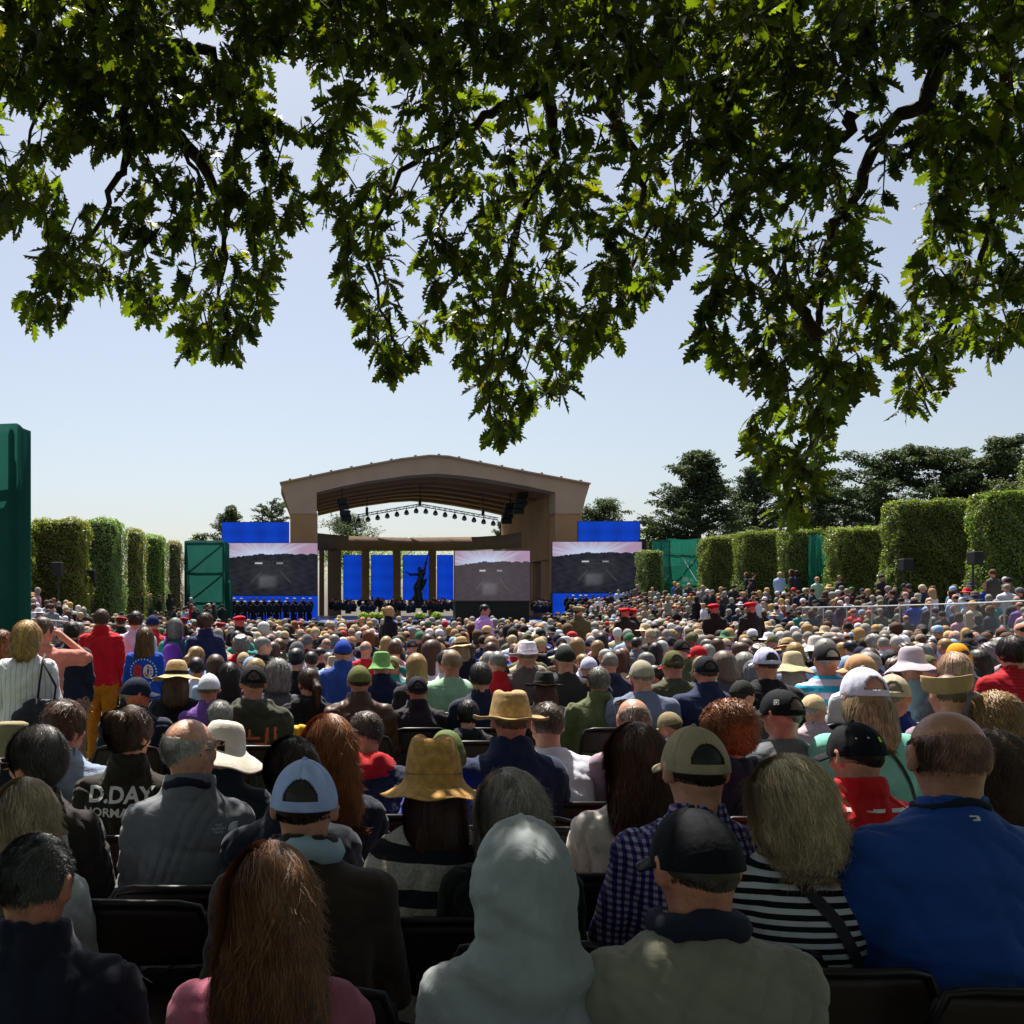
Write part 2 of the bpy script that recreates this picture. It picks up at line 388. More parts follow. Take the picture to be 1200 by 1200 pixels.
hedge_px('tallest clipped hedge block cut by the right edge', 1160, 1262, 576, 30.5, 1.2, 1, tone=(.26, .33, .06), n=24000, taper=.08)
hedge_px('small clipped hedge block between right screen and green scaffold', 757, 779, 645, 58.5, 2, 1, tone=(.22, .27, .07), n=7000)
# ------------------------------------------------------------ far trees
def far_tree(label, px, ybase, ytop, Y, wpx, kind='cypress', seed=0, n=5200, tone=(.035, .05, .022), cat='tree', lean=0.):
    r = np.random.RandomState(seed+50); b = P(px, ybase, Y); h = (ybase-ytop)*Y/F; rad = wpx*Y/F/2
    z0 = ground_z(0, 60)-.2; zt = H-(ytop-PY)*Y/F; h = zt-z0
    o = empty('conifer' if kind != 'round' else 'leafy_tree', (b.x, Y, z0)); tag(o, label, cat, 'trees beyond the hedges and the stage')
    t = MB(); t.tube([(0, 0, 0), (lean*.3, 0, h*.35), (lean*.6, .1, h*.7), (lean, 0, h*.93)], [h*.03, h*.024, h*.014, .05], 8)
    cl = []
    nb = 74 if kind == 'cypress' else 42; n = int(n*(2.9 if kind == 'cypress' else 2.3))
    for i in range(nb):
        f = (i+.5)/nb; 
        if kind == 'cypress': zb = h*(.22+.74*f); L = rad*(1.12-.98*f**1.35)*(.6+.55*r.rand())
        elif kind == 'flat': zb = h*(.35+.62*f); L = rad*(.75+.3*math.sin(f*3.0))*(.55+.6*r.rand())
        elif kind == 'pine': zb = h*(.45+.52*f); L = rad*math.sqrt(max(.05, 1-(f*1.05)**2.4))*(.55+.6*r.rand())
        else: zb = h*(.25+.7*f); L = rad*math.sqrt(max(.05, 1-(2*f-1)**2))*(.7+.4*r.rand())
        a = r.rand()*6.28; up = {'cypress': .28, 'flat': .12, 'pine': .35, 'round': .4}[kind]*L
        if kind == 'cypress' and r.rand() < .3: a = (0 if r.rand() < .5 else math.pi)+r.normal()*.3
        tip = np.array([math.cos(a)*L+lean*f, math.sin(a)*L, zb+up]); st_ = np.array([lean*f, 0, zb-.04*h])
        mid = (st_+tip)/2+np.array([0, 0, -.05*L])
        t.tube([st_, mid, tip], [h*.008, h*.005, .02], 5)
        m = 7 if kind != 'round' else 5
        for k in range(m):
            g = .25+.75*(k+r.rand())/m; c = st_*(1-g)+tip*g+r.normal(size=3)*np.array([.1, .1, .03])*L
            cl.append((c, ({'cypress': rad*.115, 'flat': rad*.17}.get(kind, rad*.2))*(1.15-.4*g)*(.7+.6*r.rand())))
    t.build('trunk', M['far_bark'], o, True)
    C = np.array([c for c, _ in cl]); S = np.array([s for _, s in cl]); pk = r.choice(len(C), n, p=S**1.5/(S**1.5).sum())
    d = r.normal(size=(n, 3)); d /= np.linalg.norm(d, axis=1)[:, None]; rr = r.rand(n)**.45
    sq = np.array([1.35, 1.35, .42 if kind in ('cypress', 'flat') else .75])
    Pn = C[pk]+d*(S[pk]*rr)[:, None]*sq
    if kind != 'round': Pn[:, 2] += .12*S[pk]*np.sin(Pn[:, 0]*9)
    N = d*.5+r.normal(size=(n, 3))*.5+np.array([0, 0, .8]); N /= np.linalg.norm(N, axis=1)[:, None]
    V, Q, ix = leaf_cards(Pn, N, {'cypress': .0145*h, 'round': .022*h}.get(kind, .0165*h), rs=r)
    me = mesh_np('crown', V, Q, M['conifer' if kind != 'round' else 'hedge_leaf'], False)
    v = (.55+.9*r.rand(n))*(.75+.5*r.rand(len(C))[pk]); c = np.array(tone)*v[:, None]*(2.0 if kind != 'round' else 1.3); set_col(me, c[ix]); link('crown', me, o)
far_tree('dark spiky cypress rising just right of the right green scaffold', 818, 690, 522, 92, 158, 'cypress', 1, 12000)
far_tree('grey green cypress with open crown between the spiky one and the flat topped ones', 885, 690, 540, 96, 125, 'cypress', 2, 8000, (.05, .065, .035))
far_tree('thin dark conifer behind the hanging oak branch', 958, 690, 545, 90, 70, 'pine', 3, 4500, (.045, .058, .03))
far_tree('broad flat topped dark conifer, first of the row above the clipped hedges', 1030, 690, 527, 86, 120, 'flat', 4, 9000)
far_tree('flat topped dark conifer over the tall broad hedge block', 1105, 690, 518, 84, 110, 'flat', 5, 9000, (.04, .055, .025))
far_tree('highest flat topped conifer near the right edge', 1160, 690, 511, 82, 105, 'flat', 6, 9000, (.045, .06, .028))
far_tree('lighter green pine cut by the right edge', 1208, 690, 535, 70, 95, 'pine', 7, 7000, (.07, .085, .035))
far_tree('dark conifer filling behind the lower hedges', 990, 690, 575, 100, 110, 'flat', 8, 6000, (.03, .045, .02))
far_tree('small yellow green tree right of the right screen', 768, 690, 609, 98, 46, 'round', 9, 4000, (.10, .13, .03))
far_tree('dark pine peeking over the right blue panel', 707, 690, 583, 110, 78, 'pine', 10, 5000, (.045, .06, .025))
far_tree('dark pine over the left green scaffold', 272, 690, 590, 112, 56, 'pine', 11, 4500, (.05, .065, .035))
far_tree('thin wispy pine left of the stage roof', 318, 690, 583, 116, 54, 'flat', 12, 3200, (.06, .075, .045))
far_tree('low pine seen beneath the stage roof at left', 408, 690, 600, 150, 84, 'pine', 13, 5000, (.05, .065, .035))
far_tree('small pine seen beneath the stage roof at right', 588, 690, 608, 150, 30, 'pine', 14, 2500, (.06, .075, .04))
far_tree('bright shrub like tree seen between the stage columns at left', 445, 700, 652, 135, 190, 'round', 15, 5000, (.16, .19, .07))
far_tree('low dark tree behind the left green scaffold', 236, 700, 622, 105, 50, 'round', 16, 3000, (.05, .06, .03))
# ------------------------------------------------------------ the stage pavilion
M['stone'] = mat('stone', col=hexc('c29f88'), rough=.9, noise=.10, nscale=.5, bump=.02, bscale=3)
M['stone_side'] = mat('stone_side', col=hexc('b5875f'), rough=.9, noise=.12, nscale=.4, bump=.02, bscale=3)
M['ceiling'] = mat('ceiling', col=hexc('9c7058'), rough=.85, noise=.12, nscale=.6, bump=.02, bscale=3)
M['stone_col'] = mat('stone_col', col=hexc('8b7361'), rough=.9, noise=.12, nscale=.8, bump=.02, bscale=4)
M['stage_black'] = mat('stage_black', col=(.012, .012, .014), rough=.7, noise=.2)
M['stage_blue'] = mat('stage_blue', col=(.01, .05, .22), rough=.4, noise=.2, nscale=.6)
M['led_blue'] = mat('led_blue', attr='Col', rough=.7, spec=.08, noise=.04, nscale=2, emit=.46)
M['led'] = mat('led', attr='Col', rough=.7, noise=.04, nscale=1, emit=.68, spec=.08)
M['bronze'] = mat('bronze', col=(.02, .022, .022), rough=.35, metal=.6, noise=.2)
YS = 80.; k80 = YS/F
def X8(px, Y=YS): return (px-PX)*Y/F
def Z8(py, Y=YS): return H-(py-PY)*Y/F
pav = empty('stage_pavilion', (X8(511), YS, -.4)); tag(pav, 'tan gabled stage pavilion with a vaulted underside and square piers', 'pavilion')
pav_off = Vector((X8(511), YS, -.4))
def pav_build():
    def L(px, py): return (X8(px)-pav_off.x, Z8(py)-pav_off.z)
    top = [(328, 567), (400, 552), (470, 539), (503, 535), (525, 536), (600, 551), (691, 568)]
    und = [(651, 577), (620, 570), (575, 562), (540, 557), (511, 555), (480, 557), (430, 564), (400, 570), (371, 577)]
    # the front fascia with its two flared shoulders
    poly = [L(*q) for q in top]+[L(690, 572), L(686, 585), L(682, 602), L(651, 602)]+[L(*q) for q in und]+[L(371, 602), L(340, 602), L(336, 590), L(331, 573)]
    b = bmesh.new(); vs = [b.verts.new((x, 0, z)) for x, z in poly]; f = b.faces.new(vs); r = bmesh.ops.extrude_face_region(b, geom=[f])
    for v in [g for g in r['geom'] if isinstance(g, bmesh.types.BMVert)]: v.co.y += 2.2
    bmesh.ops.recalc_face_normals(b, faces=b.faces); me = bpy.data.meshes.new('gable_front'); b.to_mesh(me); b.free(); me.materials.append(M['stone']); link('gable_front', me, pav)
    m = MB()                                                   # coping along the gable with small studs
    for (a, c) in zip(top, top[1:]):
        (x0, z0), (x1, z1) = L(*a), L(*c); ang = math.atan2(z1-z0, x1-x0); ln = math.hypot(x1-x0, z1-z0)
        m.box(((x0+x1)/2, 1.0, (z0+z1)/2+.06), (ln+.02, 2.7, .12), ry=-ang)
        for q in range(int(ln/1.4)): t = (q+.5)/int(ln/1.4); m.box((x0+(x1-x0)*t, -.2, z0+(z1-z0)*t+.17), (.22, .2, .12), ry=-ang)
    m.build('coping', M['stone'], pav)
    # roof slabs running back
    D = 24.5
    for q in ((0, 3), (4, 6)):
        (x0, z0), (x1, z1) = L(*top[q[0]]), L(*top[q[1]]); 
        r_ = MB().prism([(x0, z0-.05), (x1, z1-.05), (x1, z1-.6), (x0, z0-.6)], 2.25, D); r_.build('roof', M['stone_side'], pav)
    # vaulted ceiling, ribbed along its length
    U = [L(*q) for q in und]; V = []; Qs = []; ny = 13
    fine = []
    for a, c in zip(U, U[1:]):
        for t in (0, .25, .5, .75): fine.append((a[0]+(c[0]-a[0])*t, a[1]+(c[1]-a[1])*t))
    fine.append(U[-1])
    ysr = []
    for j in range(ny):
        y = 2.2+(D-2.2)*j/ny; dz = 0 if j % 2 == 0 else .28
        ysr += [(y, dz), (y+(D-2.2)/ny-.02, dz)]
    for y, dz in ysr:
        for x, z in fine: V.append((x, y, z+.25-dz*.9))
    n = len(fine)
    for j in range(len(ysr)-1):
        for i in range(n-1): Qs.append((j*n+i, j*n+i+1, (j+1)*n+i+1, (j+1)*n+i))
    link('vault', mesh_np('vault', V, Qs, M['ceiling'], False), pav)
    # piers and the long right wall
    zb = .0
    for (xa, xb) in ((340, 372), (651, 682)):
        x0, x1 = X8(xa)-pav_off.x, X8(xb)-pav_off.x
        MB().box(((x0+x1)/2, 1.13, (Z8(601)-pav_off.z+zb)/2), (x1-x0, 2.1, Z8(601)-pav_off.z)).build('pier', M['stone_side'], pav)
    x0 = X8(651)-pav_off.x
    zt = Z8(577)-pav_off.z
    w = MB(); w.box((x0+1.1, 13.8, zt-3.0+.4), (2.2, 21.0, 6.0)); 
    for q in range(4): w.box((x0+1.0, 5+q*5.2, (zt-5.5)/2), (1.7, 1.8, zt-5.6))
    w.build('side_wall', M['stone_side'], pav)
    xl = X8(371)-pav_off.x
    w = MB()
    for q in range(4): w.box((xl-1.1, 5+q*5.2, (zt)/2), (1.4, 1.4, zt))
    w.build('side_piers', M['stone_side'], pav)
pav_build()
# curved colonnade behind
col = empty('curved_colonnade', (X8(490, 108), 104, -.4)); tag(col, 'curved stone colonnade with square columns behind the stage', 'colonnade')
def colonnade():
    o = Vector(col.location); pts = []
    # (px, ytop, ybot, Y)
    prof = [(366, 624, 644, 92), (385, 626, 644.5, 98), (410, 628, 645, 103), (440, 629.5, 645, 106), (480, 630, 645, 108), (520, 629.5, 645, 106), (560, 629, 644, 102), (590, 627, 643, 98), (610, 624, 641, 94), (625, 620, 638, 90), (641, 614, 634, 86)]
    V = []
    for px, a, b_, Y in prof:
        for dy in (0, 1.5):
            for py in (a, b_): q = P(px, py, Y); V.append((q.x-o.x, q.y+dy-o.y, q.z-o.z))
    Q = []
    for i in range(len(prof)-1):
        a = i*4; b2 = a+4
        Q += [(a, a+1, b2+1, b2), (a+2, b2+2, b2+3, a+3), (a, b2, b2+2, a+2), (a+1, a+3, b2+3, b2+1)]
    link('entablature', mesh_np('entablature', V, Q, M['stone_col'], False), col)
    for xa, xb, Y, yt in ((374, 380, 97, 645), (384, 400, 99, 645), (424, 433, 104.5, 645.5), (461, 470, 107.5, 645.5), (503, 511.5, 107, 645.5), (620, 628, 92.5, 640), (631, 640, 88.5, 636), (644, 650, 86.5, 634)):
        q0 = P(xa, yt, Y); q1 = P(xb, yt, Y); z = q0.z-o.z+.06
        MB().box(((q0.x+q1.x)/2-o.x, Y+.75-o.y, z/2), (q1.x-q0.x, 1.1, z), bev=.05).build('column', M['stone_col'], col)
colonnade()
# stage platform
plat = empty('stage_platform', (X8(520, 66), 66, -.4)); tag(plat, 'low blue and black stage platform under the pavilion', 'stage')
MB().box((2.5, 12, .28), (30, 26, .56)).build('deck', M['stage_blue'], plat); MB().box((2.5, -1.05, .25), (30, .1, .5)).build('front_skirt', M['stage_blue'], plat)
# ------------------------------------------------------------ LED walls
def star_grid(nx, ny, base=(.003, .045, .47)):
    C = np.zeros((ny+1, nx+1, 3)); r = np.random.RandomState(nx)
    for j in range(ny+1):
        for i in range(nx+1):
            v = 1+.10*math.sin(i*.35)+.08*math.sin(j*.6)
            s = .02 if (i % 8 == 4 and j % 6 == 3) else (.008 if ((i % 8 in (3, 5) and j % 6 == 3) or (i % 8 == 4 and j % 6 in (2, 4))) else 0)
            C[j, i] = (base[0]*v+s*.12, base[1]*v+s*.5, base[2]*v+s*.9)
    return C
def scene_grid(nx, ny, lift=0.):
    """dusky landscape picture: bright streaked sky over dark ground with a pale clearing"""
    C = np.zeros((ny+1, nx+1, 3)); r = np.random.RandomState(4); tree = np.cumsum(r.normal(size=nx+1))*.004; tree -= np.linspace(tree[0], tree[-1], nx+1)
    for j in range(ny+1):
        for i in range(nx+1):
            u, v = i/nx, j/ny
            hz = .775-.06*max(0, 1-u*3.0)+tree[i]+.006*r.rand()
            if v > hz:
                t = (v-hz)/(1-hz); d = math.hypot(u-.42, (v-.72)*1.4); an = math.atan2(v-.70, u-.42); ray = .5+.5*math.sin(an*23+2*math.sin(an*9))
                w = np.array([.40, .47, .60])*(.85+.2*(1-t)); pk = np.array([.30, .20, .29]); k = min(1, max(0, d-.10)*2.6*(.6+.5*ray)); c = w*(1-k)+pk*k
            else:
                s = math.sin(u*37+math.sin(v*21)*2)*math.sin(v*29+u*11); c = np.array([.010, .010, .015])*(1+.35*s)+.010*math.exp(-((u-.5)/.28)**2-((v-.45)/.25)**2)+.0012*r.rand()
                m = 1/(1+math.exp(-(min((u-.375)/.012, (.56-(.37-v)*.0-u)/.012)*1.2)))*1/(1+math.exp(-min((v-.15)/.02, (.37-v)/.02)*1.2)); c = c+m*np.array([.065, .066, .075])*(1.1-3.0*(u-.375))*(.6+1.5*(v-.15))
                for a0 in (-1, 1):
                    q = abs(v-(.46-(abs(u-.5)-.10)*1.9)); c = c+(.022*math.exp(-(q/.02)**2) if .10 < abs(u-.5) < .22 and (u-.5)*a0 > 0 else 0)
                c = c+np.array([.5, .48, .55])*(math.exp(-((v-.615)/.012)**2)*((.33 < u < .41)*1.0+(.56 < u < .63)*.45))
                if .54 < v < .70 and .3 < u < .7: c = c+.02*max(0, math.sin(u*160))*max(0, math.sin(v*90))
                c = c+lift*np.array([.060, .043, .048])
            C[j, i] = c
    return C
def panel(name, x0, x1, z0, z1, y, C, m, parent, th=.25, off=None):
    ny, nx = C.shape[0]-1, C.shape[1]-1; off = off or Vector((0, 0, 0))
    V = [(x0+(x1-x0)*i/nx-off.x, y-off.y, z0+(z1-z0)*j/ny-off.z) for j in range(ny+1) for i in range(nx+1)]
    Q = [(j*(nx+1)+i, j*(nx+1)+i+1, (j+1)*(nx+1)+i+1, (j+1)*(nx+1)+i) for j in range(ny) for i in range(nx)]
    me = mesh_np(name, V, Q, m, False); set_col(me, C.reshape(-1, 3)); link(name, me, parent)
    MB().box(((x0+x1)/2-off.x, y+th/2+.004-off.y, (z0+z1)/2-off.z), (x1-x0+.06, th, z1-z0+.06)).build('cabinet', M['stage_black'], parent)
def screen(label, xa, xb, ya, yb, Y, base=None, topb=None, lift=0.):
    c = P((xa+xb)/2, yb, Y); c.z = -.4; o = empty('video_screen', c); tag(o, label, 'screen', 'large video screens showing the same dusky picture')
    panel('display', X8(xa, Y), X8(xb, Y), Z8(yb, Y), Z8(ya, Y), Y, scene_grid(190, 106, lift), M['led'], o, .3, c)
    if base:
        panel('blue_base', X8(base[0], Y), X8(base[1], Y), Z8(base[3], Y), Z8(base[2], Y)-.02, Y+.06, star_grid(40, 14), M['led_blue'], o, .2, c)
    MB().box((0, .9, (Z8(yb, Y)+.4)/2), ((xb-xa)*Y/F*.96, .8, Z8(yb, Y)+.38)).build('support', M['stage_black'], o)
    return o
screen('large video screen left of the stage over a blue base', 263, 372, 636.5, 697.5, 73, (266, 372, 698, 727))
o = screen('large video screen right of the stage over a blue base', 647.5, 752, 635, 694.5, 73, (648, 752, 695, 722))
MB().box((X8(754.6, 73)-o.location.x, .3, 3.3), (5*73/F, .8, 7.1)).build('side_column', M['stage_black'], o)
screen('smaller video screen on the stage over a black base', 533, 621, 645.5, 706, 62, lift=.6)
o = empty('black_stage_box', P(575, 730, 62.2)); o.location.z = -.4; tag(o, 'black draped podium block under the middle screen', 'podium')
MB().box((0, 0, 1.0), (86*62/F, 1.2, 2.0)).build('drape', M['stage_black'], o); MB().box((0, -.02, 2.04), (88*62/F, 1.3, .08)).build('top_edge', M['black_metal'], o)
def blue_panel(label, xa, xb, ya, yb, Y):
    c = P((xa+xb)/2, yb, Y); o = empty('blue_panel', c); tag(o, label, 'blue panel', 'bright blue starred panels')
    panel('panel_face', X8(xa, Y), X8(xb, Y), Z8(yb, Y), Z8(ya, Y), Y, star_grid(max(10, int((xb-xa)*.7)), max(8, int((yb-ya)*.7))), M['led_blue'], o, .2, c)
blue_panel('blue starred panel above the left screen', 260, 338.5, 612, 636, 74); blue_panel('blue starred panel above the right screen', 677.5, 750, 611, 634.6, 74)
for lb, xa, xb in (('narrow blue panel between the two leftmost stage columns', 402.5, 423.5), ('blue panel between second and third stage column', 435, 460.5), ('blue panel behind the bronze statue', 472.5, 502.5), ('blue panel partly behind the middle screen', 512.5, 531)):
    blue_panel(lb, xa, xb, 650.5, 703, 100)
# bronze figure with one arm raised
def statue():
    Y = 84; c = P(490, 703, Y); s = 1/14.*1.0; u = Y/F       # metres per pixel
    o = empty('bronze_statue', (c.x, Y, c.z)); tag(o, 'dark bronze figure raising one arm and stretching out the other', 'statue')
    q = lambda px, py, dy=0: ((px-490)*u, dy, (703-py)*u)
    f = union([cap(q(491, 703), .40, q(489, 688), .33), cap(q(489, 688), .33, q(493, 678), .24), cap(q(493, 678), .25, q(494.5, 671), .27), ell(q(491.5, 667), (.16, .18, .22)), cap(q(492.5, 670), .12, q(491.5, 667), .1),
               cap(q(491, 673), .13, q(481, 673.5), .09), cap(q(481, 673.5), .09, q(475, 669.5), .05), cap(q(497, 672.5), .13, q(499, 660), .09), cap(q(499, 660), .09, q(502.5, 647), .05),
               cap(q(486, 703, .3), .3, q(499, 680, .2), .15)], .12)
    V, Q = surfnet(f, axis(-1.5, 1.3, .05), axis(-.6, .8, .05), axis(-.1, 4.6, .05)); link('figure', mesh_np('figure', relax(V, Q, 1), Q, M['bronze']), o)
    MB().box((0, .05, -.38), (1.7, 1.3, .76), bev=.05).build('plinth', M['stage_black'], o)
statue()
# lighting truss with round lamps under the roof
tr = empty('lighting_truss', P(492, 592, 88)); tag(tr, 'gabled lighting truss with a row of round lamps under the roof', 'truss')
def truss():
    Y = 88; o = P(492, 592, Y); pts = [(418, 603.5), (492, 590.5), (584, 607)]
    L = lambda px, py, dz=0: ((px-492)*Y/F, 0, (592-py)*Y/F+dz)
    m = MB()
    for a, b_ in zip(pts, pts[1:]):
        m.tube([L(*a), L(*b_)], .045, 6); m.tube([L(a[0], a[1]+2.6), L(b_[0], b_[1]+2.6)], .045, 6)
        n = 14
        for i in range(n):
            x0 = a[0]+(b_[0]-a[0])*i/n; y0 = a[1]+(b_[1]-a[1])*i/n; x1 = a[0]+(b_[0]-a[0])*(i+1)/n; y1 = a[1]+(b_[1]-a[1])*(i+1)/n
            m.tube([L(x0, y0+(0 if i % 2 else 2.6)), L(x1, y1+(2.6 if i % 2 else 0))], .022, 4)
    for x, yt in ((492, 575), (566, 590), (430, 590)): m.tube([L(x, yt-8), L(x, {492: 591, 566: 604, 430: 602}[x])], .04, 5); m.box(L(x, {492: 588, 566: 600, 430: 599}[x]), (.25, .3, .7))
    m.build('beams', M['black_metal'], tr)
    lampm = mat('lamp_glass', col=(.35, .36, .38), rough=.2, noise=.1)
    for i in range(15):
        t = i/14; x = 420+t*158; y = (603.5-(x-418)*13/74.) if x < 492 else (590.5+(x-492)*16.5/92.)
        c = L(x, y+8.3); h = MB(); h.lathe([(.02, .34), (.1, .3), (.17, .2), (.24, .0), (.2, -.12), (.02, -.15)], c, 12); h.tube([(c[0], 0, c[2]+.3), (c[0], 0, c[2]+.62)], .03, 5)
        l = h.build('lamp', M['black_metal'], tr, True); g = MB(); g.lathe([(.02, .02), (.18, .03), (.22, -.05), (.12, -.17), (.01, -.2)], (c[0], -.1, c[2]-.0), 12); g.build('lens', lampm, l, True)
truss()
for lb, px, py, Y in (('black loudspeaker cluster hanging under the roof at left', 401, 598, 82), ('black lighting cluster hanging under the roof at right, upper', 612, 590, 84), ('black lighting cluster hanging under the roof at right, lower', 598, 602, 87)):
    o = empty('hanging_loudspeaker', P(px, py, Y)); tag(o, lb, 'loudspeaker', 'black units hanging under the stage roof')
    for i in range(4): MB().box((.12*i*(1 if px < 500 else -1), 0, .75-.48*i), (.9, .7, .44), rx=R(4*i), bev=.03).build('cabinet', M['stage_black'], o)
    m = MB(); m.tube([(0, 0, .9), (0, 0, 2.6)], .05, 5); m.build('hanger', M['black_metal'], o)
# ------------------------------------------------------------ scaffold towers wrapped in green net
def netmat(name, dens, c):
    m, n, l = nodes_of(name); out = n.new('ShaderNodeOutputMaterial'); d = n.new('ShaderNodeBsdfDiffuse'); t = n.new('ShaderNodeBsdfTranslucent'); tr_ = n.new('ShaderNodeBsdfTransparent')
    tc = n.new('ShaderNodeTexCoord'); nz = n.new('ShaderNodeTexNoise'); nz.inputs['Scale'].default_value = 1.2; l.new(tc.outputs['Object'], nz.inputs['Vector'])
    cr = n.new('ShaderNodeMapRange'); cr.inputs[3].default_value = .75; cr.inputs[4].default_value = 1.25; l.new(nz.outputs[0], cr.inputs[0])
    sc = n.new('ShaderNodeVectorMath'); sc.operation = 'SCALE'; sc.inputs[0].default_value = c; l.new(cr.outputs[0], sc.inputs['Scale'])
    wv = n.new('ShaderNodeTexWave'); wv.bands_direction = 'Z'; wv.inputs['Scale'].default_value = .33; l.new(tc.outputs['Object'], wv.inputs['Vector'])
    l.new(sc.outputs[0], d.inputs[0]); l.new(sc.outputs[0], t.inputs[0])
    a = n.new('ShaderNodeMixShader'); a.inputs[0].default_value = .45; l.new(d.outputs[0], a.inputs[1]); l.new(t.outputs[0], a.inputs[2])
    b = n.new('ShaderNodeMixShader'); b.inputs[0].default_value = dens; l.new(tr_.outputs[0], b.inputs[1]); l.new(a.outputs[0], b.inputs[2]); l.new(b.outputs[0], out.inputs[0]); return m
M['net'] = netmat('net', .70, (.022, .18, .125)); M['net_dense'] = netmat('net_dense', .985, (.022, .115, .095))
def net_tower(label, xa, xb, ya, Y, depth, m='net', seed=1, core=True):
    x0, x1 = X8(xa, Y), X8(xb, Y); zb = ground_z((x0+x1)/2, Y)-.05; h = Z8(ya, Y)-zb; w = x1-x0
    o = empty('netted_scaffold', ((x0+x1)/2, Y+depth/2, zb)); tag(o, label, 'scaffold', 'scaffolds wrapped in green netting')
    r = random.Random(seed); f = MB()
    for sx in (-1, 1):
        for sy in (-1, 0, 1): f.tube([(sx*(w/2-.1), sy*(depth/2-.1), 0), (sx*(w/2-.1), sy*(depth/2-.1), h)], .05, 6)
    lev = 0
    while lev < h:
        for sy in (-1, 1): f.tube([(-w/2+.1, sy*(depth/2-.1), lev), (w/2-.1, sy*(depth/2-.1), lev)], .045, 5)
        for sx in (-1, 1): f.tube([(sx*(w/2-.1), -depth/2+.1, lev), (sx*(w/2-.1), depth/2-.1, lev)], .045, 5)
        if lev+1.9 < h:
            f.tube([(-w/2+.1, -depth/2+.12, lev), (w/2-.1, -depth/2+.12, lev+1.9)], .035, 5); f.tube([(w/2-.12, -depth/2+.1, lev), (w/2-.12, depth/2-.1, lev+1.9)], .035, 5)
        lev += 1.9
    f.build('frame', M['black_metal'], o)
    if core: MB().box((0, .15*depth, h*.33), (w*.42, depth*.4, h*.62), bev=.05).build('equipment', M['stage_black'], o)
    # net: four gently billowed sheets and a sagging top edge
    per = [(-w/2, -depth/2), (w/2, -depth/2), (w/2, depth/2), (-w/2, depth/2), (-w/2, -depth/2)]; V = []; nu = 14; nv = 16
    for (a, b_) in zip(per, per[1:]):
        nx, ny_ = (b_[1]-a[1]), -(b_[0]-a[0]); ln = math.hypot(nx, ny_); nx /= ln; ny_ /= ln
        for i in range(nu):
            t = i/nu
            for j in range(nv+1):
                v = j/nv; bl = (.25 if m == 'net_dense' else 1)*(.05*math.sin(t*math.pi)*(1+math.sin(v*9+seed))+.02*math.sin(t*14+v*5))
                V.append((a[0]+(b_[0]-a[0])*t+nx*bl, a[1]+(b_[1]-a[1])*t+ny_*bl, v*(h-(.02 if m == 'net_dense' else .08)*math.sin(t*math.pi)**2)))
    n = 4*nu; Q = [(i*(nv+1)+j, ((i+1) % n)*(nv+1)+j, ((i+1) % n)*(nv+1)+j+1, i*(nv+1)+j+1) for i in range(n) for j in range(nv)]
    link('netting', mesh_np('netting', V, Q, M[m], True), o)
net_tower('tall tower wrapped in dark green netting cut by the left edge', -60, 20, 496, 14.6, .7, 'net_dense', 2, False)
net_tower('scaffold in green netting left of the left screen', 216, 263, 634, 60, 3.2, 'net_dense', 3)
net_tower('low green netted box beside the left screen base', 263.5, 270, 680, 60.5, 1.5, 'net_dense', 5, False)
net_tower('scaffold in see through green netting right of the right screen', 783, 820, 631, 62, 3, 'net', 4)
net_tower('low green netted box left of the right scaffold', 776.5, 782, 675, 62.2, 1.5, 'net', 6, False)
net_tower('narrow panel of green netting between clipped hedges', 956, 973, 626, 40.9, .6, 'net', 7, False)
# loudspeakers on poles before the hedges
for lb, px, py, Y, hh in (('black loudspeaker before the broad yellow green hedge', 67.5, 667, 33.5, 16), ('black loudspeaker before the pale green hedge', 106.5, 675.5, 38, 15), ('black loudspeaker before the tall broad hedge', 1061, 662, 31.5, 14), ('black loudspeaker between the two tallest hedges at right', 1143, 654, 28, 15)):
    q = P(px, py, Y); g = ground_z(q.x, Y)-.05; o = empty('loudspeaker', (q.x, Y, g)); tag(o, lb, 'loudspeaker', 'black loudspeakers on poles before the hedges')
    MB().box((0, 0, q.z-g), (11*Y/F, .35, hh*Y/F), bev=.02).build('cabinet', M['stage_black'], o); MB().tube([(0, .1, 0), (0, .1, q.z-g)], .035, 6).build('pole', M['black_metal'], o)
# barriers
M['galv'] = mat('galv', col=(.5, .5, .5), rough=.5, metal=.5, noise=.15)
M['mesh_panel'] = netmat('mesh_panel', .2, (.4, .4, .4))
def railing(label, pts, h=.95, mesh_=True, zoff=0):
    o = empty('railing', (pts[0][0], pts[0][1], pts[0][2])); tag(o, label, 'railing', 'metal crowd barriers'); b = MB(); base = Vector(pts[0])
    rel = [Vector(q)-base for q in pts]
    b.tube([q+Vector((0, 0, h)) for q in rel], .024, 6); b.tube([q+Vector((0, 0, .15)) for q in rel], .02, 5)
    for i, (a, c) in enumerate(zip(rel, rel[1:])):
        n = max(1, int((c-a).length/1.1))
        for j in range(n): q = a.lerp(c, j/n); b.tube([q, q+Vector((0, 0, h))], .018, 5)
    b.build('rails', M['galv'], o)
    if mesh_:
        V = []; 
        for q in rel: V += [q+Vector((0, 0, .15)), q+Vector((0, 0, h-.03))]
        link('panel', mesh_np('panel', [tuple(v) for v in V], [(2*i, 2*i+2, 2*i+3, 2*i+1) for i in range(len(rel)-1)], M['mesh_panel'], False), o)
railing('metal barrier along the front of the right raised seating', [(15.85, 31, .55), (15.8, 27, .62), (15.75, 23, .72), (15.7, 19, .86)])
railing('sloping metal handrail beside the tall green netting', [(-5.6, 18., .45), (-6.0, 22., .3), (-7.2, 31, -.05)])
railing('low pale barrier behind the standing people at left', [(-4.9, 19.5, .15), (-3.1, 20., .15)])
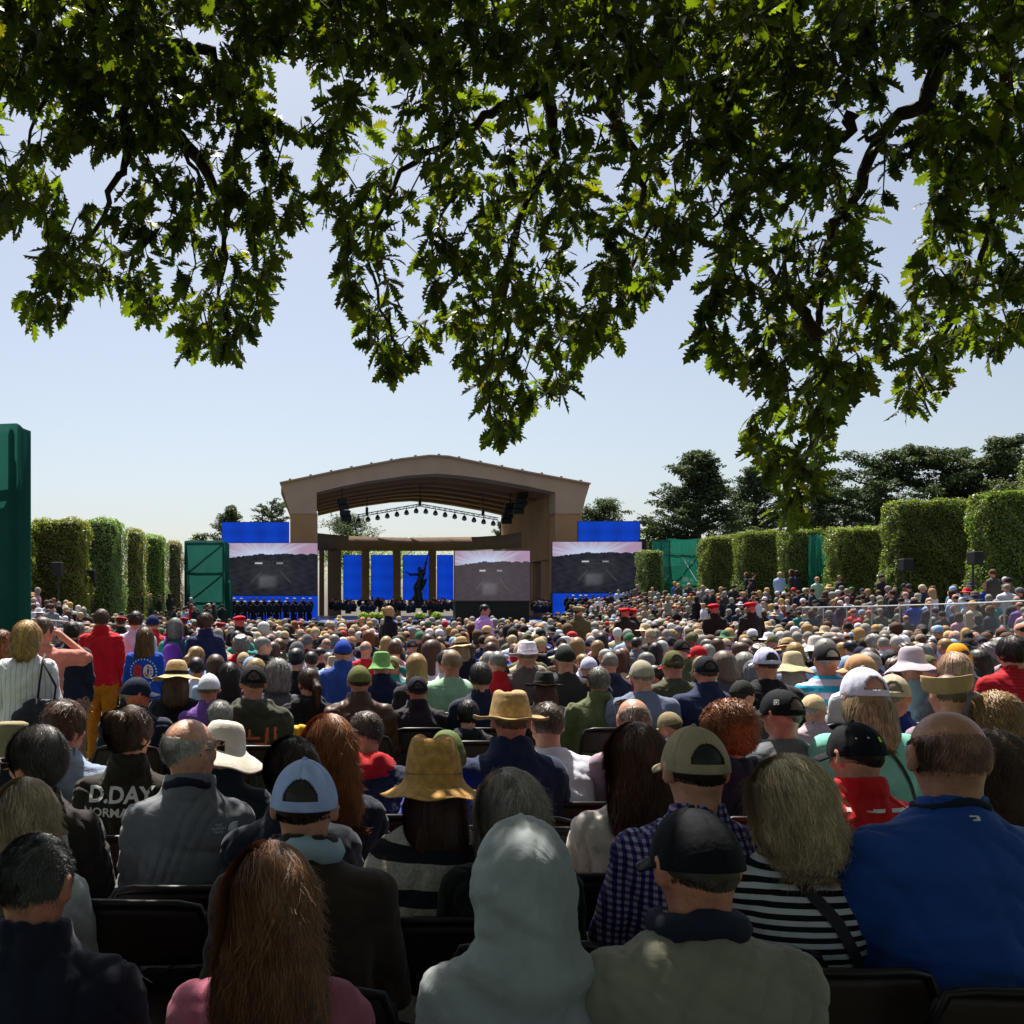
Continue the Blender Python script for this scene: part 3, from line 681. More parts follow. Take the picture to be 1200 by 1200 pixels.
# potted flowers along the stage front
for i, (px, nm) in enumerate(((426, 'potted yellow green plant, leftmost along the stage front'), (438, 'low potted shrub before the leftmost stage columns'), (447, 'low potted shrub left of the woman in black'), (492, 'potted shrub below the bronze statue'), (512, 'potted shrub left of the black podium'), (664, 'potted shrub below the right screen'))):
    q = P(px, 718, 63); o = empty('potted_plant', (q.x, 63, .16)); tag(o, nm, 'plant', 'potted plants along the stage front')
    MB().lathe([(.16, 0), (.24, .35), (.26, .37), (.2, .37)], (0, 0, 0), 12).build('pot', M['stage_black'], o, True)
    r = np.random.RandomState(i); n = 260; d = r.normal(size=(n, 3)); d /= np.linalg.norm(d, axis=1)[:, None]; d[:, 2] = np.abs(d[:, 2])
    V, Q, ix = leaf_cards(d*(r.rand(n)**.4)[:, None]*np.array([.42, .3, .38])+np.array([0, 0, .38]), d, .12, rs=r); me = mesh_np('leaves', V, Q, M['hedge_leaf'], False)
    c = np.array([.28, .33, .05] if i not in (5,) else [.08, .2, .05])*(.6+.8*r.rand(n))[:, None]; set_col(me, c[ix]); link('leaves', me, o)
# ------------------------------------------------------------ the oak: limbs and lobed leaves hanging over the audience
def in_poly(poly, x, y):
    poly = np.array(poly); c = np.zeros(len(x), bool); j = len(poly)-1
    for i in range(len(poly)):
        xi, yi = poly[i]; xj, yj = poly[j]
        k = ((yi > y) != (yj > y)) & (x < (xj-xi)*(y-yi)/(yj-yi+1e-9)+xi); c ^= k; j = i
    return c
def oak():
    r = np.random.RandomState(5); trunk = Vector((2.6, -1.6, zg(0)))
    o = empty('oak_tree', trunk); tag(o, 'old oak with lobed leaves hanging in drooping branches over the audience', 'tree')
    # crown masses as seen from the seats: outline, distance range, clusters
    masses = [
        ([(-60, -60), (225, -60), (225, 130), (215, 175), (130, 185), (60, 245), (18, 272), (-60, 280)], 3.5, 4.7, 300),
        ([(62, 238), (140, 178), (190, 186), (215, 120), (300, 165), (330, 215), (362, 262), (330, 296), (318, 372), (292, 398), (270, 428), (224, 432), (232, 404), (205, 384), (168, 386), (150, 355), (92, 345), (62, 392), (25, 396), (24, 380), (52, 336), (58, 290)], 3.6, 4.5, 135),
        ([(215, -60), (420, -60), (420, 150), (385, 178), (345, 178), (300, 168), (250, 120), (215, 130)], 3.5, 4.8, 125),
        ([(400, -60), (830, -60), (838, 120), (852, 200), (830, 260), (812, 290), (790, 335), (742, 375), (722, 420), (695, 392), (700, 418), (660, 470), (612, 500), (598, 528), (572, 532), (566, 480), (540, 440), (536, 402), (550, 365), (545, 330), (500, 300), (500, 340), (520, 392), (472, 448), (450, 452), (405, 370), (396, 292), (372, 252), (382, 180)], 3.4, 4.7, 500),
        ([(820, -60), (1260, -60), (1260, 215), (1180, 250), (1120, 228), (1085, 190), (1062, 130), (1050, 190), (1010, 100), (985, 130), (962, 85), (930, 130), (850, 160), (835, 110)], 3.4, 4.7, 230),
        ([(835, 110), (950, 95), (968, 180), (990, 232), (1012, 262), (1008, 330), (1050, 396), (1040, 432), (1006, 470), (968, 505), (962, 560), (945, 620), (926, 628), (914, 596), (886, 540), (868, 528), (902, 482), (882, 455), (842, 440), (815, 415), (832, 342), (850, 300), (826, 255)], 3.4, 4.5, 205),
        ([(1085, 150), (1260, 130), (1260, 400), (1190, 408), (1165, 428), (1122, 412), (1098, 462), (1070, 500), (1046, 492), (1064, 440), (1078, 410), (1066, 350), (1090, 296), (1050, 275), (1010, 225), (1060, 205)], 3.5, 4.6, 135),
        ([(-60, -60), (1260, -60), (1260, 90), (960, 70), (700, 110), (420, 90), (200, 20), (160, 110), (-60, 120)], 3.3, 4.6, 520)]
    holes = [(92, 208, 30, 26), (236, 46, 26, 16), (352, 120, 16, 24), (338, 100, 20, 14), (1022, 200, 14, 50), (1052, 238, 16, 26), (838, 228, 10, 24), (1072, 275, 18, 16), (480, 330, 14, 20), (985, 150, 18, 26), (812, 352, 12, 26), (1030, 300, 16, 40), (1055, 130, 16, 40), (965, 250, 8, 20), (350, 62, 20, 8), (130, 225, 18, 14), (1185, 275, 12, 12)]
    R_ = []
    for poly, y0, y1, n in masses:
        A = np.array(poly); lo, hi = A.min(0), A.max(0); got = 0; it = 0
        while got < n and it < 40:
            it += 1; x = lo[0]+(hi[0]-lo[0])*r.rand(n); y = lo[1]+(hi[1]-lo[1])*r.rand(n)
            k = in_poly(poly, x, y) & in_poly(poly, x, np.minimum(y+16, 900)) 
            for hx, hy, ax, ay in holes: k &= (((x-hx)/(ax+8))**2+((y-hy)/(ay+8))**2) > 1
            for a, b in zip(x[k], y[k]):
                if got >= n: break
                Y = y0+(y1-y0)*r.rand()
                q = P(a, b, Y); R_.append((q.x, q.y, q.z)); got += 1
    # fringe clusters along the drooping tips, to carry the ragged outline
    for poly, y0, y1, n in masses:
        L = len(poly)
        for i in range(L):
            (xa, ya), (xb, yb) = poly[i], poly[(i+1) % L]; d = math.hypot(xb-xa, yb-ya)
            if min(ya, yb) < -40: continue
            for t in np.arange(0, 1, 17/max(d, 1)):
                x, y = xa+(xb-xa)*t, ya+(yb-ya)*t; y -= 20; cx = sum(p_[0] for p_ in poly)/L; x += (6 if cx > x else -6)
                if y < -20 or any(((x-hx)/(ax))**2+((y-hy)/(ay))**2 < 1 for hx, hy, ax, ay in holes): continue
                q = P(x, y, y0+.3+(y1-y0)*.5*r.rand()); R_.append((q.x, q.y, q.z))
    # unseen upper canopy, spread back over the photographer and shaped to shade the front rows
    n = 15000; x = -8+18*r.rand(n); y = -9+15*r.rand(n); z = 3.9+3.0*r.rand(n)
    k = (z > H+.66*np.maximum(y, 0)+.35) & (z > 3.9) & (y-(z-1.3)/1.8+.35*np.sin(x*3.1)+.25*np.sin(x*7) < 2.8)
    gap = (np.sin(x*2.1+1.3)*np.sin(y*2.4+.7)+.35*np.sin(x*5+y*3)) > .97
    k &= ~gap
    low = np.stack([x, y, z], 1)[k]
    R_ = np.array(R_); nvis = len(R_); R_ = np.concatenate([R_, low])
    # ---- limbs
    lm = MB()
    hub = Vector((2.1, -.6, 4.0)); T = lambda *ps: [Vector(q)-trunk for q in ps]
    lm.tube(T((2.6, -1.6, 0), (2.55, -1.55, .5), (2.5, -1.5, 1.6), (2.35, -1.1, 3.0), hub), [.48, .36, .32, .30, .27], 14)
    def v(px, py, Y): return tuple(P(px, py, Y*.86))
    limbs = [[hub, (1.9, 1.0, 4.9), v(712, -60, 4.4), v(705, 20, 4.7), v(690, 75, 4.9), v(640, 88, 5.0)], [v(705, 20, 4.7), v(790, 88, 4.9), v(850, 135, 5.0), v(885, 205, 5.1), v(830, 260, 5.1)],
             [hub, (.2, 1.4, 4.9), v(120, -60, 4.6), v(95, 25, 4.7), v(150, 80, 4.8), v(205, 155, 4.9), v(235, 210, 4.9)], [v(150, 80, 4.8), v(150, 180, 4.8), v(118, 255, 4.8), v(60, 330, 4.7)], [v(95, 25, 4.7), v(60, 90, 4.8), v(20, 200, 4.9)],
             [(.2, 1.4, 4.9), v(250, -50, 4.8), v(300, 50, 4.8), v(330, 63, 4.8), v(400, 65, 4.8)], [v(205, 155, 4.9), v(268, 240, 4.8), v(260, 320, 4.8), v(245, 405, 4.8)], [v(205, 55, 4.8), v(255, 65, 4.8), v(270, 120, 4.8), v(278, 150, 4.8)],
             [v(690, 75, 4.9), v(600, 120, 4.9), v(540, 150, 4.9), v(470, 200, 4.9), v(430, 300, 4.8), v(460, 400, 4.8)], [v(640, 88, 5.0), v(650, 180, 5), v(600, 280, 4.9), v(590, 400, 4.8), v(585, 500, 4.7)], [v(690, 75, 4.9), v(740, 180, 5.), v(760, 260, 5.), v(720, 370, 4.9)],
             [hub, (3.2, 1.6, 5.1), v(1120, -50, 4.6), v(1100, 20, 4.6), v(1085, 120, 4.7), v(1035, 150, 4.8), v(1000, 230, 4.8), v(975, 270, 4.8), v(965, 320, 4.8), v(958, 395, 4.8), v(945, 500, 4.7), v(938, 600, 4.6)], [v(1085, 120, 4.7), v(1180, 185, 4.8), v(1130, 205, 4.8), v(1085, 270, 4.8)],
             [v(1180, -30, 4.6), v(1175, 100, 4.7), v(1180, 190, 4.8), v(1150, 300, 4.8), v(1110, 400, 4.8), v(1065, 480, 4.7)], [v(1000, 130, 4.7), v(985, 175, 4.8), v(960, 188, 4.8)], [v(1040, 155, 4.8), v(1005, 165, 4.8)], [v(960, 395, 4.8), v(900, 320, 4.8), v(870, 270, 4.9)],
             [hub, (-1.5, .6, 5.4), (-3.4, 2.2, 5.6), (-4.4, 3.4, 5.2)], [hub, (4.6, .6, 5.4), (5.8, 2.4, 5.8)], [hub, (1.0, -1.6, 5.4), (-.8, -2.6, 6.0)], [hub, (3.6, -2.6, 5.6), (5.2, -3.0, 6.2)], [(3.2, 1.6, 5.1), v(1180, -80, 4.6), v(1180, -30, 4.6)]]
    nodes = []
    for i, L in enumerate(limbs):
        main = i in (0, 2, 11, 17, 18, 19, 20); r0 = .11 if main else .034
        pts = []; L = [Vector(q) for q in L]
        for a, b in zip(L, L[1:]):
            m = 5
            for k_ in range(m):
                t = k_/m; q = a.lerp(b, t)+Vector(r.normal(size=3)*.012); pts.append(q)
        pts.append(L[-1]); n_ = len(pts)
        rr = [max(.007, r0*(1-.93*(k_/(n_-1))**(.28 if main else .8))) for k_ in range(n_)]
        lm.tube([q-trunk for q in pts], rr, 7 if main else 5); nodes += pts
    lm.build('limbs', M['bark'], o, True)
    # ---- twigs: every leaf cluster joins the nearest woody point
    N_ = np.array([tuple(q) for q in nodes]); tw = MB(); order = np.argsort(((R_[:, None]-N_[None, ::6])**2).sum(2).min(1)); pool = [N_]; cur = N_; dirs = np.zeros_like(R_)
    seg = [] 
    for c_, i in enumerate(order):
        q = R_[i]; d2 = ((cur-q)**2).sum(1)+.25*np.maximum(0, q[2]-cur[:, 2])**2; j = d2.argmin(); a = cur[j]
        if d2[j] > .9: dirs[i] = (0, 0, -1); continue
        mid = (a+q)/2+np.array([0, 0, .04])+r.normal(size=3)*.015; seg.append((a, mid, q)); dd = q-mid; dirs[i] = dd/(np.linalg.norm(dd)+1e-6)
        cur = np.concatenate([cur, mid[None], q[None]])
    V = []; Q = []
    for a, m_, q in seg:
        base = len(V)
        for w, rad in ((a, .0045), (m_, .0038), (q, .0022)):
            for k_ in range(3): an = k_*2.094; V.append(tuple(w-np.array(trunk)+np.array([math.cos(an)*rad, math.sin(an)*rad, 0])))
        for s_ in (0, 3):
            for k_ in range(3): Q.append((base+s_+k_, base+s_+(k_+1) % 3, base+s_+3+(k_+1) % 3, base+s_+3+k_))
    link('twigs', mesh_np('twigs', V, Q, M['bark']), o)
    # ---- lobed leaf: rows across the midrib; each row = left edge, rib, right edge
    st = [0, .10, .18, .25, .33, .40, .49, .56, .65, .72, .80, .88, 1.0]; wd = [.012, .03, .16, .07, .25, .11, .31, .13, .27, .12, .18, .08, .0]
    sh = [0, 0, .05, 0, .07, 0, .07, 0, .07, 0, .05, 0, 0]
    rows = np.array([[(-w, s+q, .0), (0, s, 0), (w, s+q, .0)] for s, w, q in zip(st, wd, sh)]); ns = len(st)
    base = rows.reshape(-1, 3); fq = []
    for i in range(ns-1): fq += [(3*i, 3*i+1, 3*i+4, 3*i+3), (3*i+1, 3*i+2, 3*i+5, 3*i+4)]
    fq = np.array(fq)
    per = np.where(np.arange(len(R_)) < nvis, 8, 6); idx = np.repeat(np.arange(len(R_)), per); n = len(idx)
    d = dirs[idx]*.75+np.array([0, 0, -.42])+r.normal(size=(n, 3))*.62; d /= np.linalg.norm(d, axis=1)[:, None]
    nr = r.normal(size=(n, 3))*.75+np.array([0, 0, .9]); s = np.cross(d, nr); s /= np.linalg.norm(s, axis=1)[:, None]+1e-9; nrm = np.cross(s, d)
    L = .052+.072*r.rand(n)**1.3; L = np.where(idx < nvis, L, L*1.9); start = R_[idx]-dirs[idx]*(r.rand(n)*.10)[:, None]+d*.012  # unseen canopy leaves enlarged to block more light
    bx = base[None, :, 0]*(.7+.45*r.rand(n))[:, None]; by = base[None, :, 1]; curl = (-.35+.5*r.rand(n))[:, None]; fold = (.15+.5*r.rand(n))[:, None]; wav = .02*np.sin(by*22+r.rand(n)[:, None]*6)
    bz = curl*by**2*.6+fold*np.abs(bx)*.8+wav*np.sign(bx)
    W = start[:, None]+L[:, None, None]*(s[:, None]*bx[..., None]+d[:, None]*by[..., None]+nrm[:, None]*bz[..., None])
    V = W.reshape(-1, 3)-np.array(trunk); Q = (fq[None]+np.arange(n)[:, None, None]*len(base)).reshape(-1, 4)
    me = mesh_np('crown', V, Q, M['oak_leaf'], True)
    t = r.rand(n); c = np.array([.017, .028, .007])*(.55+.8*r.rand(n))[:, None]; c[:, 0] *= 1+.5*(t > .8)*r.rand(n); c[t > .985] = np.array([.03, .032, .010])
    set_col(me, np.repeat(c, len(base), 0)); link('crown', me, o)
oak()
# ------------------------------------------------------------ people: poses
def pose(kind='sit', w=1., sex='m', yaw=0., pitch=0., lean=.05, curve=0., armup=False):
    """returns joints and the head matrix; local frame: origin on the ground under the hips, facing +Y"""
    hz = .50 if kind == 'sit' else .90
    c = math.cos(lean)
    def sp(h): return (math.sin(lean)*h+curve*h*h, hz+h*c)
    if sex == 'm': W = [(-.07, .15, .12), (0, .17, .13), (.1, .168, .128), (.25, .16, .118), (.38, .168, .12), (.46, .178, .112), (.52, .165, .095), (.56, .13, .075), (.60, .066, .06), (.63, .055, .056)]
    else: W = [(-.07, .16, .12), (0, .178, .13), (.1, .16, .12), (.22, .132, .10), (.36, .15, .108), (.45, .165, .10), (.51, .158, .085), (.55, .108, .068), (.59, .056, .052), (.63, .048, .048)]
    lv = []
    for h, a, b in W:
        y, z = sp(h); lv.append((z, a*w, b*(w if h < .5 else 1), y))
    ny, nz = sp(.60)
    hc = Vector((0, ny+.012+.06*math.sin(pitch+lean*.6), nz+.045+.085*math.cos(pitch)))
    HM = Matrix.Translation(hc) @ Matrix.Rotation(-yaw, 4, 'Z') @ Matrix.Rotation(-pitch, 4, 'X')
    sx = (.172 if sex == 'm' else .150)*w; shy, shz = sp(.50)
    ra = (.053 if sex == 'm' else .045)*(w**.5)
    arms = []
    for s in (-1, 1):
        if kind == 'sit': J = [(s*sx, shy, shz-.01), (s*(sx+.045), shy+.07, shz-.27), (s*.12, shy+.27, shz-.36)]
        else: J = [(s*sx, shy, shz-.01), (s*(sx+.05), shy-.01, shz-.28), (s*(sx+.03), shy+.07, shz-.52)]
        if armup and s == 1: J = [(sx, shy, shz), (sx+.19, shy+.10, shz-.01), (.11, shy+.15, shz+.19)]
        arms.append((s, J))
    legs = []
    for s in (-1, 1):
        if kind == 'sit': J = [(s*.09*w, .02, hz-.01), (s*.11, .44, hz), (s*.115, .45, .09), (s*.12, .60, .04)]
        else: J = [(s*.085*w, 0, hz-.02), (s*.09, .02, .50), (s*.095, -.01, .09), (s*.11, .14, .04)]
        legs.append((s, J))
    return dict(kind=kind, sex=sex, w=w, lv=lv, neck=(ny, nz), HM=HM, arms=arms, legs=legs, ra=ra, hz=hz, shz=shz, shy=shy, hc=hc, pitch=pitch, yaw=yaw)
def head_sdf():
    cr = ell((0, -.008, .012), (.076, .094, .088)); jaw = ell((0, .028, -.045), (.056, .062, .066))
    f = union([cr, jaw, ell((0, .07, -.082), (.028, .022, .024)), cap((0, .093, .0), .010, (0, .112, -.03), .013),
               ell((0, .078, .022), (.055, .018, .012)), ell((0, .086, -.062), (.024, .014, .010)), ell((.04, .06, -.03), (.02, .022, .018)), ell((-.04, .06, -.03), (.02, .022, .018))], .018)
    soc = union([ell((.031, .098, .004), (.017, .014, .010)), ell((-.031, .098, .004), (.017, .014, .010))], .001)
    g = sub(f, soc)
    eyes = union([ell((.031, .080, .004), (.013, .013, .012)), ell((-.031, .080, .004), (.013, .013, .012))], .001)
    ears = []
    for s in (-1, 1):
        e = sub(ell((s*.081, -.006, -.012), (.012, .021, .034)), ell((s*.092, 0, -.008), (.008, .011, .019))); ears.append(e)
    return union([g, eyes, ears[0], ears[1]], .006)
HEAD = head_sdf()
def hand(s, w, el):
    """palm, four fingers and a thumb from the wrist w, away from the elbow el"""
    w = Vector(w); d = (w-Vector(el)).normalized(); side = d.cross(Vector((0, 0, 1)))
    if side.length < .1: side = Vector((0, 1, 0))
    side.normalize(); up = side.cross(d); fs = [cap(w, .026, w+d*.075, .024)]
    for i, L in enumerate((.062, .075, .08, .072)):
        b = w+d*.075+side*((i-1.5)*.021); m = b+d*L*.55-up*.008; t = m+d*L*.4-up*.022
        fs += [cap(b, .0105, m, .0095), cap(m, .0095, t, .0085)]
    tb = w+d*.03-side*s*.025; fs += [cap(tb, .014, tb+d*.035-side*s*.03, .011), cap(tb+d*.035-side*s*.03, .011, tb+d*.062-side*s*.032, .009)]
    return fs
def body_mesh(ps, dh=.007, dc=.016):
    fs = [xf(HEAD, ps['HM'])]
    ny, nz = ps['neck']; hc = ps['hc']; nr = .056 if ps['sex'] == 'm' else .047
    fs.append(cap((0, ny, nz-.03), nr+.006, (hc.x, hc.y-.028, hc.z-.035), nr))
    fs.append(loft(ps['lv'][:-1], -.012))
    for s, J in ps['arms']:
        r = ps['ra']; fs += [cap(J[0], r*.9, J[1], r*.72), cap(J[1], r*.72, J[2], r*.5)]
    for s, J in ps['legs']:
        fs += [cap(J[0], .085, J[1], .06), cap(J[1], .06, J[2], .04), cap((J[2][0], J[2][1], .045), .036, J[3], .026)]
    b = union(fs, .03)
    hs = []
    for s, J in ps['arms']: hs += hand(s, J[2], J[1])
    hu = union(hs, .004)
    f = lambda Q: smin(b(Q), hu(Q), .012)
    ymax = .8 if ps['kind'] == 'sit' else .36
    xs = axis(-.42, .42, dc, (-.11, .11), dh)
    ys = axis(-.32, max(ymax, hc.y+.2), dc, (hc.y-.14, hc.y+.14), dh)
    zs = axis(-.02, hc.z+.14, dc, (hc.z-.14, hc.z+.2), dh)
    V, Q = surfnet(f, xs, ys, zs); V = relax(V, Q, 1, .35)
    return mesh_np('person', V, Q, M['skin'])
def wrinkle(V, N, seed, amp, ps, hood=False):
    r = np.random.RandomState(seed); d = np.zeros(len(V))
    W = V+.03*np.sin(V[:, [1, 2, 0]]*17+r.rand(3)*6)
    for i in range(9):
        k = r.normal(size=3)*np.array([16, 14, 26]); k *= (1+.35*i)
        d += np.sin(W@k+r.rand()*6.28)/(1+.5*i)
    k = np.array([5., 0, 38.]); sag = np.exp(-((V[:, 2]-ps['hz']-.12)/.13)**2)   # folds where the cloth bunches at the waist
    d += 1.4*sag*np.sin(W@k+2*np.sin(W[:, 0]*9+seed))
    ridge = np.sign(d)*np.abs(d)**.8; cr = np.zeros(len(V))
    for i in range(9):
        k = r.normal(size=3)*np.array([22, 18, 16]); m = r.normal(size=3)*6; mk = np.clip(np.sin(V@m+r.rand()*6.28), 0, 1)**1.5
        sn = np.sin(W@k+1.3*np.sin(V@(m*1.7))+r.rand()*6.28); cr += (np.exp(-(sn/.32)**2)-.3)*mk
    return V+N*(ridge*amp*.7-cr*amp*(2.4 if not hood else 1.0))[:, None]
def vnormals(V, Q):
    a = V[Q[:, 2]]-V[Q[:, 0]]; b = V[Q[:, 3]]-V[Q[:, 1]]; n = np.cross(a, b); N = np.zeros_like(V)
    for k in range(4):
        for c in range(3): N[:, c] += np.bincount(Q[:, k], n[:, c], minlength=len(V))
    return N/(np.linalg.norm(N, axis=1)[:, None]+1e-9)
def top_mesh(ps, kind='shirt', d=.012, seed=1, amp=.0028, infl=.011):
    lv = ps['lv'][:-1]; base = [q for q in lv if q[0] > ps['hz']-.05]
    fs = [loft(base, infl, 2.3)]; r = ps['ra']; ny, nz = ps['neck']
    for s, J in ps['arms']:
        fs.append(cap(J[0], r+infl+.004, J[1], r*.8+infl+.006))
        if kind not in ('tee', 'vest'):
            e = Vector(J[1]).lerp(Vector(J[2]), .95); fs.append(cap(J[1], r*.8+infl+.004, e, r*.52+infl))
        else:
            fs[-1] = cap(J[0], r+infl+.004, Vector(J[0]).lerp(Vector(J[1]), .75), r*.88+infl+.012)
    f = union(fs, .035)
    extra = []
    nr = .064 if ps['sex'] == 'm' else .056
    def ring(z, ry, rx, th, tilt=0., cy=0.):
        def g(Q):
            x = Q[:, 0]; y = Q[:, 1]-(ny+.005+cy); zz = Q[:, 2]-z-tilt*y
            e = np.sqrt((x/rx)**2+(y/ry)**2); dd = (e-1)*min(rx, ry)
            return np.sqrt(dd*dd+zz*zz)-th
        return g
    def band(z0, z1, rx, ry, th, tilt, cy=0.):
        def g(Q):
            x = Q[:, 0]; y = Q[:, 1]-(ny+.005+cy); zz = Q[:, 2]-tilt*y
            t = np.clip((zz-z0)/(z1-z0), 0, 1); e = np.sqrt((x/(rx-.012*t))**2+(y/(ry-.012*t))**2); dd = np.abs((e-1)*min(rx, ry))-th
            return np.maximum(dd, np.maximum(z0-zz, zz-z1))
        return g
    if kind in ('tee', 'vest'): extra.append(ring(nz-.01, nr+.008, nr+.016, .007, -.35))
    if kind == 'shirt': extra.append(band(nz-.035, nz+.032, nr+.014, nr+.010, .006, -.28))
    if kind == 'jacket': extra.append(band(nz-.04, nz+.045, nr+.022, nr+.018, .011, -.25))
    if kind == 'hoodie':
        extra += [ell((0, ny-.075, nz-.045), (.135, .065, .055)), cap((-.10, ny+.0, nz-.02), .034, (-.045, ny-.075, nz-.01), .036), cap((.10, ny+.0, nz-.02), .034, (.045, ny-.075, nz-.01), .036),
                  cap((-.10, ny, nz-.02), .034, (-.05, ny+.09, nz-.07), .02), cap((.10, ny, nz-.02), .034, (.05, ny+.09, nz-.07), .02)]
    if kind == 'hood_up':
        hc = ps['hc']
        hd = union([ell((0, hc.y-.014, hc.z+.012), (.103, .124, .124)), ell((0, hc.y-.03, hc.z-.075), (.094, .108, .11)), cap((0, ny-.045, nz-.06), .10, (0, hc.y-.03, hc.z-.05), .098), ell((0, ny-.05, nz-.045), (.15, .085, .05))], .05)
        face = ell((0, hc.y+.16, hc.z-.03), (.082, .13, .11)); extra.append(sub(hd, face))
    if kind == 'poncho':
        extra.append(loft([(ps['hz']+.06, .30, .22, .0), (ps['hz']+.3, .27, .19, .01), (ps['hz']+.48, .22, .14, .02), (ps['hz']+.56, .14, .1, .02), (ps['hz']+.62, .075, .07, .02)], 0, 2.1))
    if kind == 'puffer': pass
    if extra:
        e = union(extra, .02); k = .016 if kind not in ('hood_up', 'poncho', 'hoodie') else .03
        g = lambda Q: smin(f(Q), e(Q), k)
    else: g = f
    hc = ps['hc']; top = nz+.09 if kind != 'hood_up' else hc.z+.19
    xs = axis(-.42, .42, d); ymx = .42 if ps['kind'] == 'sit' else .3
    ys = axis(-.33, max(ymx, hc.y+.2 if kind == 'hood_up' else ps['shy']+.36), d); zs = axis(ps['hz']-.14, max(top, ps['shz']+.36 if ps['arms'][1][1][2][2] > ps['shz'] else top), d)
    V, Q = surfnet(g, xs, ys, zs); V = relax(V, Q, 2, .5); N = vnormals(V, Q)
    V = wrinkle(V, N, seed, amp, ps, kind == 'hood_up')
    if kind == 'hood_up':
        m = np.clip((V[:, 2]-nz)/.06, 0, 1)*(V[:, 1] < hc.y+.09)
        a = np.arctan2(V[:, 0], -(V[:, 1]-hc.y)); 
        lowr = np.exp(-((V[:, 2]-nz-.05)/.05)**2)
        V = V+N*(m*(.0022*np.sin(a*11+V[:, 2]*10)*lowr+.005*lowr*np.sin(V[:, 2]*60+2*np.sin(a*2.3)+V[:, 0]*18)+.0035*np.exp(-(V[:, 0]/.006)**2)-.002*np.exp(-((np.abs(V[:, 0])-.012)/.006)**2)))[:, None]
    return V, Q
def trousers_mesh(ps, d=.02, seed=3):
    hz = ps['hz']; fs = [ell((0, .0, hz-.01), (.185*ps['w'], .145, .12))]
    for s, J in ps['legs']:
        fs += [cap(J[0], .098, J[1], .073), cap(J[1], .073, (J[2][0], J[2][1], J[2][2]+.01), .056)]
    f = union(fs, .03); ymax = .62 if ps['kind'] == 'sit' else .24
    V, Q = surfnet(f, axis(-.34, .34, d), axis(-.26, ymax, d), axis(.0, hz+.16, d)); V = relax(V, Q, 1)
    V = wrinkle(V, vnormals(V, Q), seed, .003, ps)
    return mesh_np('trousers', V, Q, M['denim'])
def shoe_mesh(ps, s):
    J = [j for q, j in ps['legs'] if q == s][0]; a = J[2]; b = J[3]
    f = union([cap((a[0], a[1]-.02, .045), .044, (b[0], b[1], .035), .036), ell(((a[0]+b[0])/2, (a[1]+b[1])/2, .012), (.05, .13, .014))], .02)
    V, Q = surfnet(f, axis(a[0]-.09, a[0]+.1, .012), axis(a[1]-.12, b[1]+.1, .012), axis(-.012, .13, .012))
    V[:, 2] = np.maximum(V[:, 2], .002)
    return mesh_np('shoe', V, Q, M['shoe'])
# ------------------------------------------------------------ hair and hats, modelled round the head's own origin
def hair_sdf(kind):
    if kind == 'under_crop': kind = 'under'
    pl = lambda n, c: (lambda Q: Q@np.array(n, np.float32)-c)
    inter = lambda a, *g: (lambda Q: np.maximum.reduce([a(Q)]+[h(Q) for h in g]))
    scalp = ell((0, -.010, .013), (.083, .102, .097)); line = pl((0, .77, -.64), .036); nape = pl((0, 0, -1), .078)
    if kind in ('short', 'under'): return inter(scalp, line, nape) if kind == 'short' else inter(ell((0, -.009, .010), (.0785, .097, .090)), line, nape)
    if kind == 'crop': return inter(ell((0, -.009, .012), (.0795, .098, .092)), line, nape)
    if kind == 'thick': return inter(ell((0, -.012, .018), (.091, .110, .108)), line, nape)
    if kind == 'balding': return inter(ell((0, -.008, .012), (.0776, .0957, .0895)), pl((0, .77, -.5), .02), nape, pl((0, .25, 1), .03))
    if kind == 'bob': return inter(union([ell((0, -.014, .015), (.096, .112, .106)), loft([(-.155, .078, .05, -.035), (-.12, .098, .075, -.03), (-.04, .098, .095, -.02), (.03, .09, .095, -.012)], 0, 2.2)], .03), lambda Q: Q[:, 1]-.035-.35*np.maximum(Q[:, 2], 0))
    if kind in ('long', 'wavy'):
        w = .95 if kind == 'long' else 1.0
        return inter(union([ell((0, -.014, .014), (.095*w, .112, .105)), loft([(-.27 if kind == 'long' else -.175, (.08 if kind == 'long' else .035)*w, .022, -.075), (-.21 if kind == 'long' else -.145, (.108 if kind == 'long' else .075)*w, .036, -.08), (-.12 if kind == 'long' else -.09, .108*w, .06, -.06), (-.05, .10*w, .092, -.03), (.03, .09*w, .095, -.012)], 0, 2.2)], .03), lambda Q: Q[:, 1]-.035-.35*np.maximum(Q[:, 2], 0))
    if kind == 'curly': return inter(union([ell((0, -.012, .035), (.118, .128, .112)), ell((0, -.03, -.04), (.10, .09, .06))], .03), pl((0, .77, -.64), .05))
    if kind == 'longcurly': return inter(union([ell((0, -.014, .02), (.115, .125, .112)), loft([(-.36, .06, .03, -.11), (-.26, .12, .06, -.10), (-.12, .14, .085, -.06), (.02, .11, .1, -.012)], 0, 2.1)], .03), lambda Q: Q[:, 1]-.035-.35*np.maximum(Q[:, 2], 0))
    if kind == 'bun': return union([inter(ell((0, -.010, .013), (.084, .104, .098)), line, nape), ell((0, -.112, .05), (.042, .036, .04))], .012)
    if kind == 'pony': return union([inter(ell((0, -.010, .013), (.082, .102, .096)), line, nape), cap((0, -.1, .0), .026, (0, -.145, -.06), .034), cap((0, -.145, -.06), .034, (0, -.135, -.2), .012)], .012)
    if kind == 'under_long':     # what shows below a hat
        return inter(loft([(-.24, .06, .03, -.085), (-.18, .095, .05, -.075), (-.08, .10, .085, -.035), (-.012, .086, .098, -.012), (.008, .075, .088, -.01)], 0, 2.2), lambda Q: Q[:, 1]-.02)
HCACHE = {}
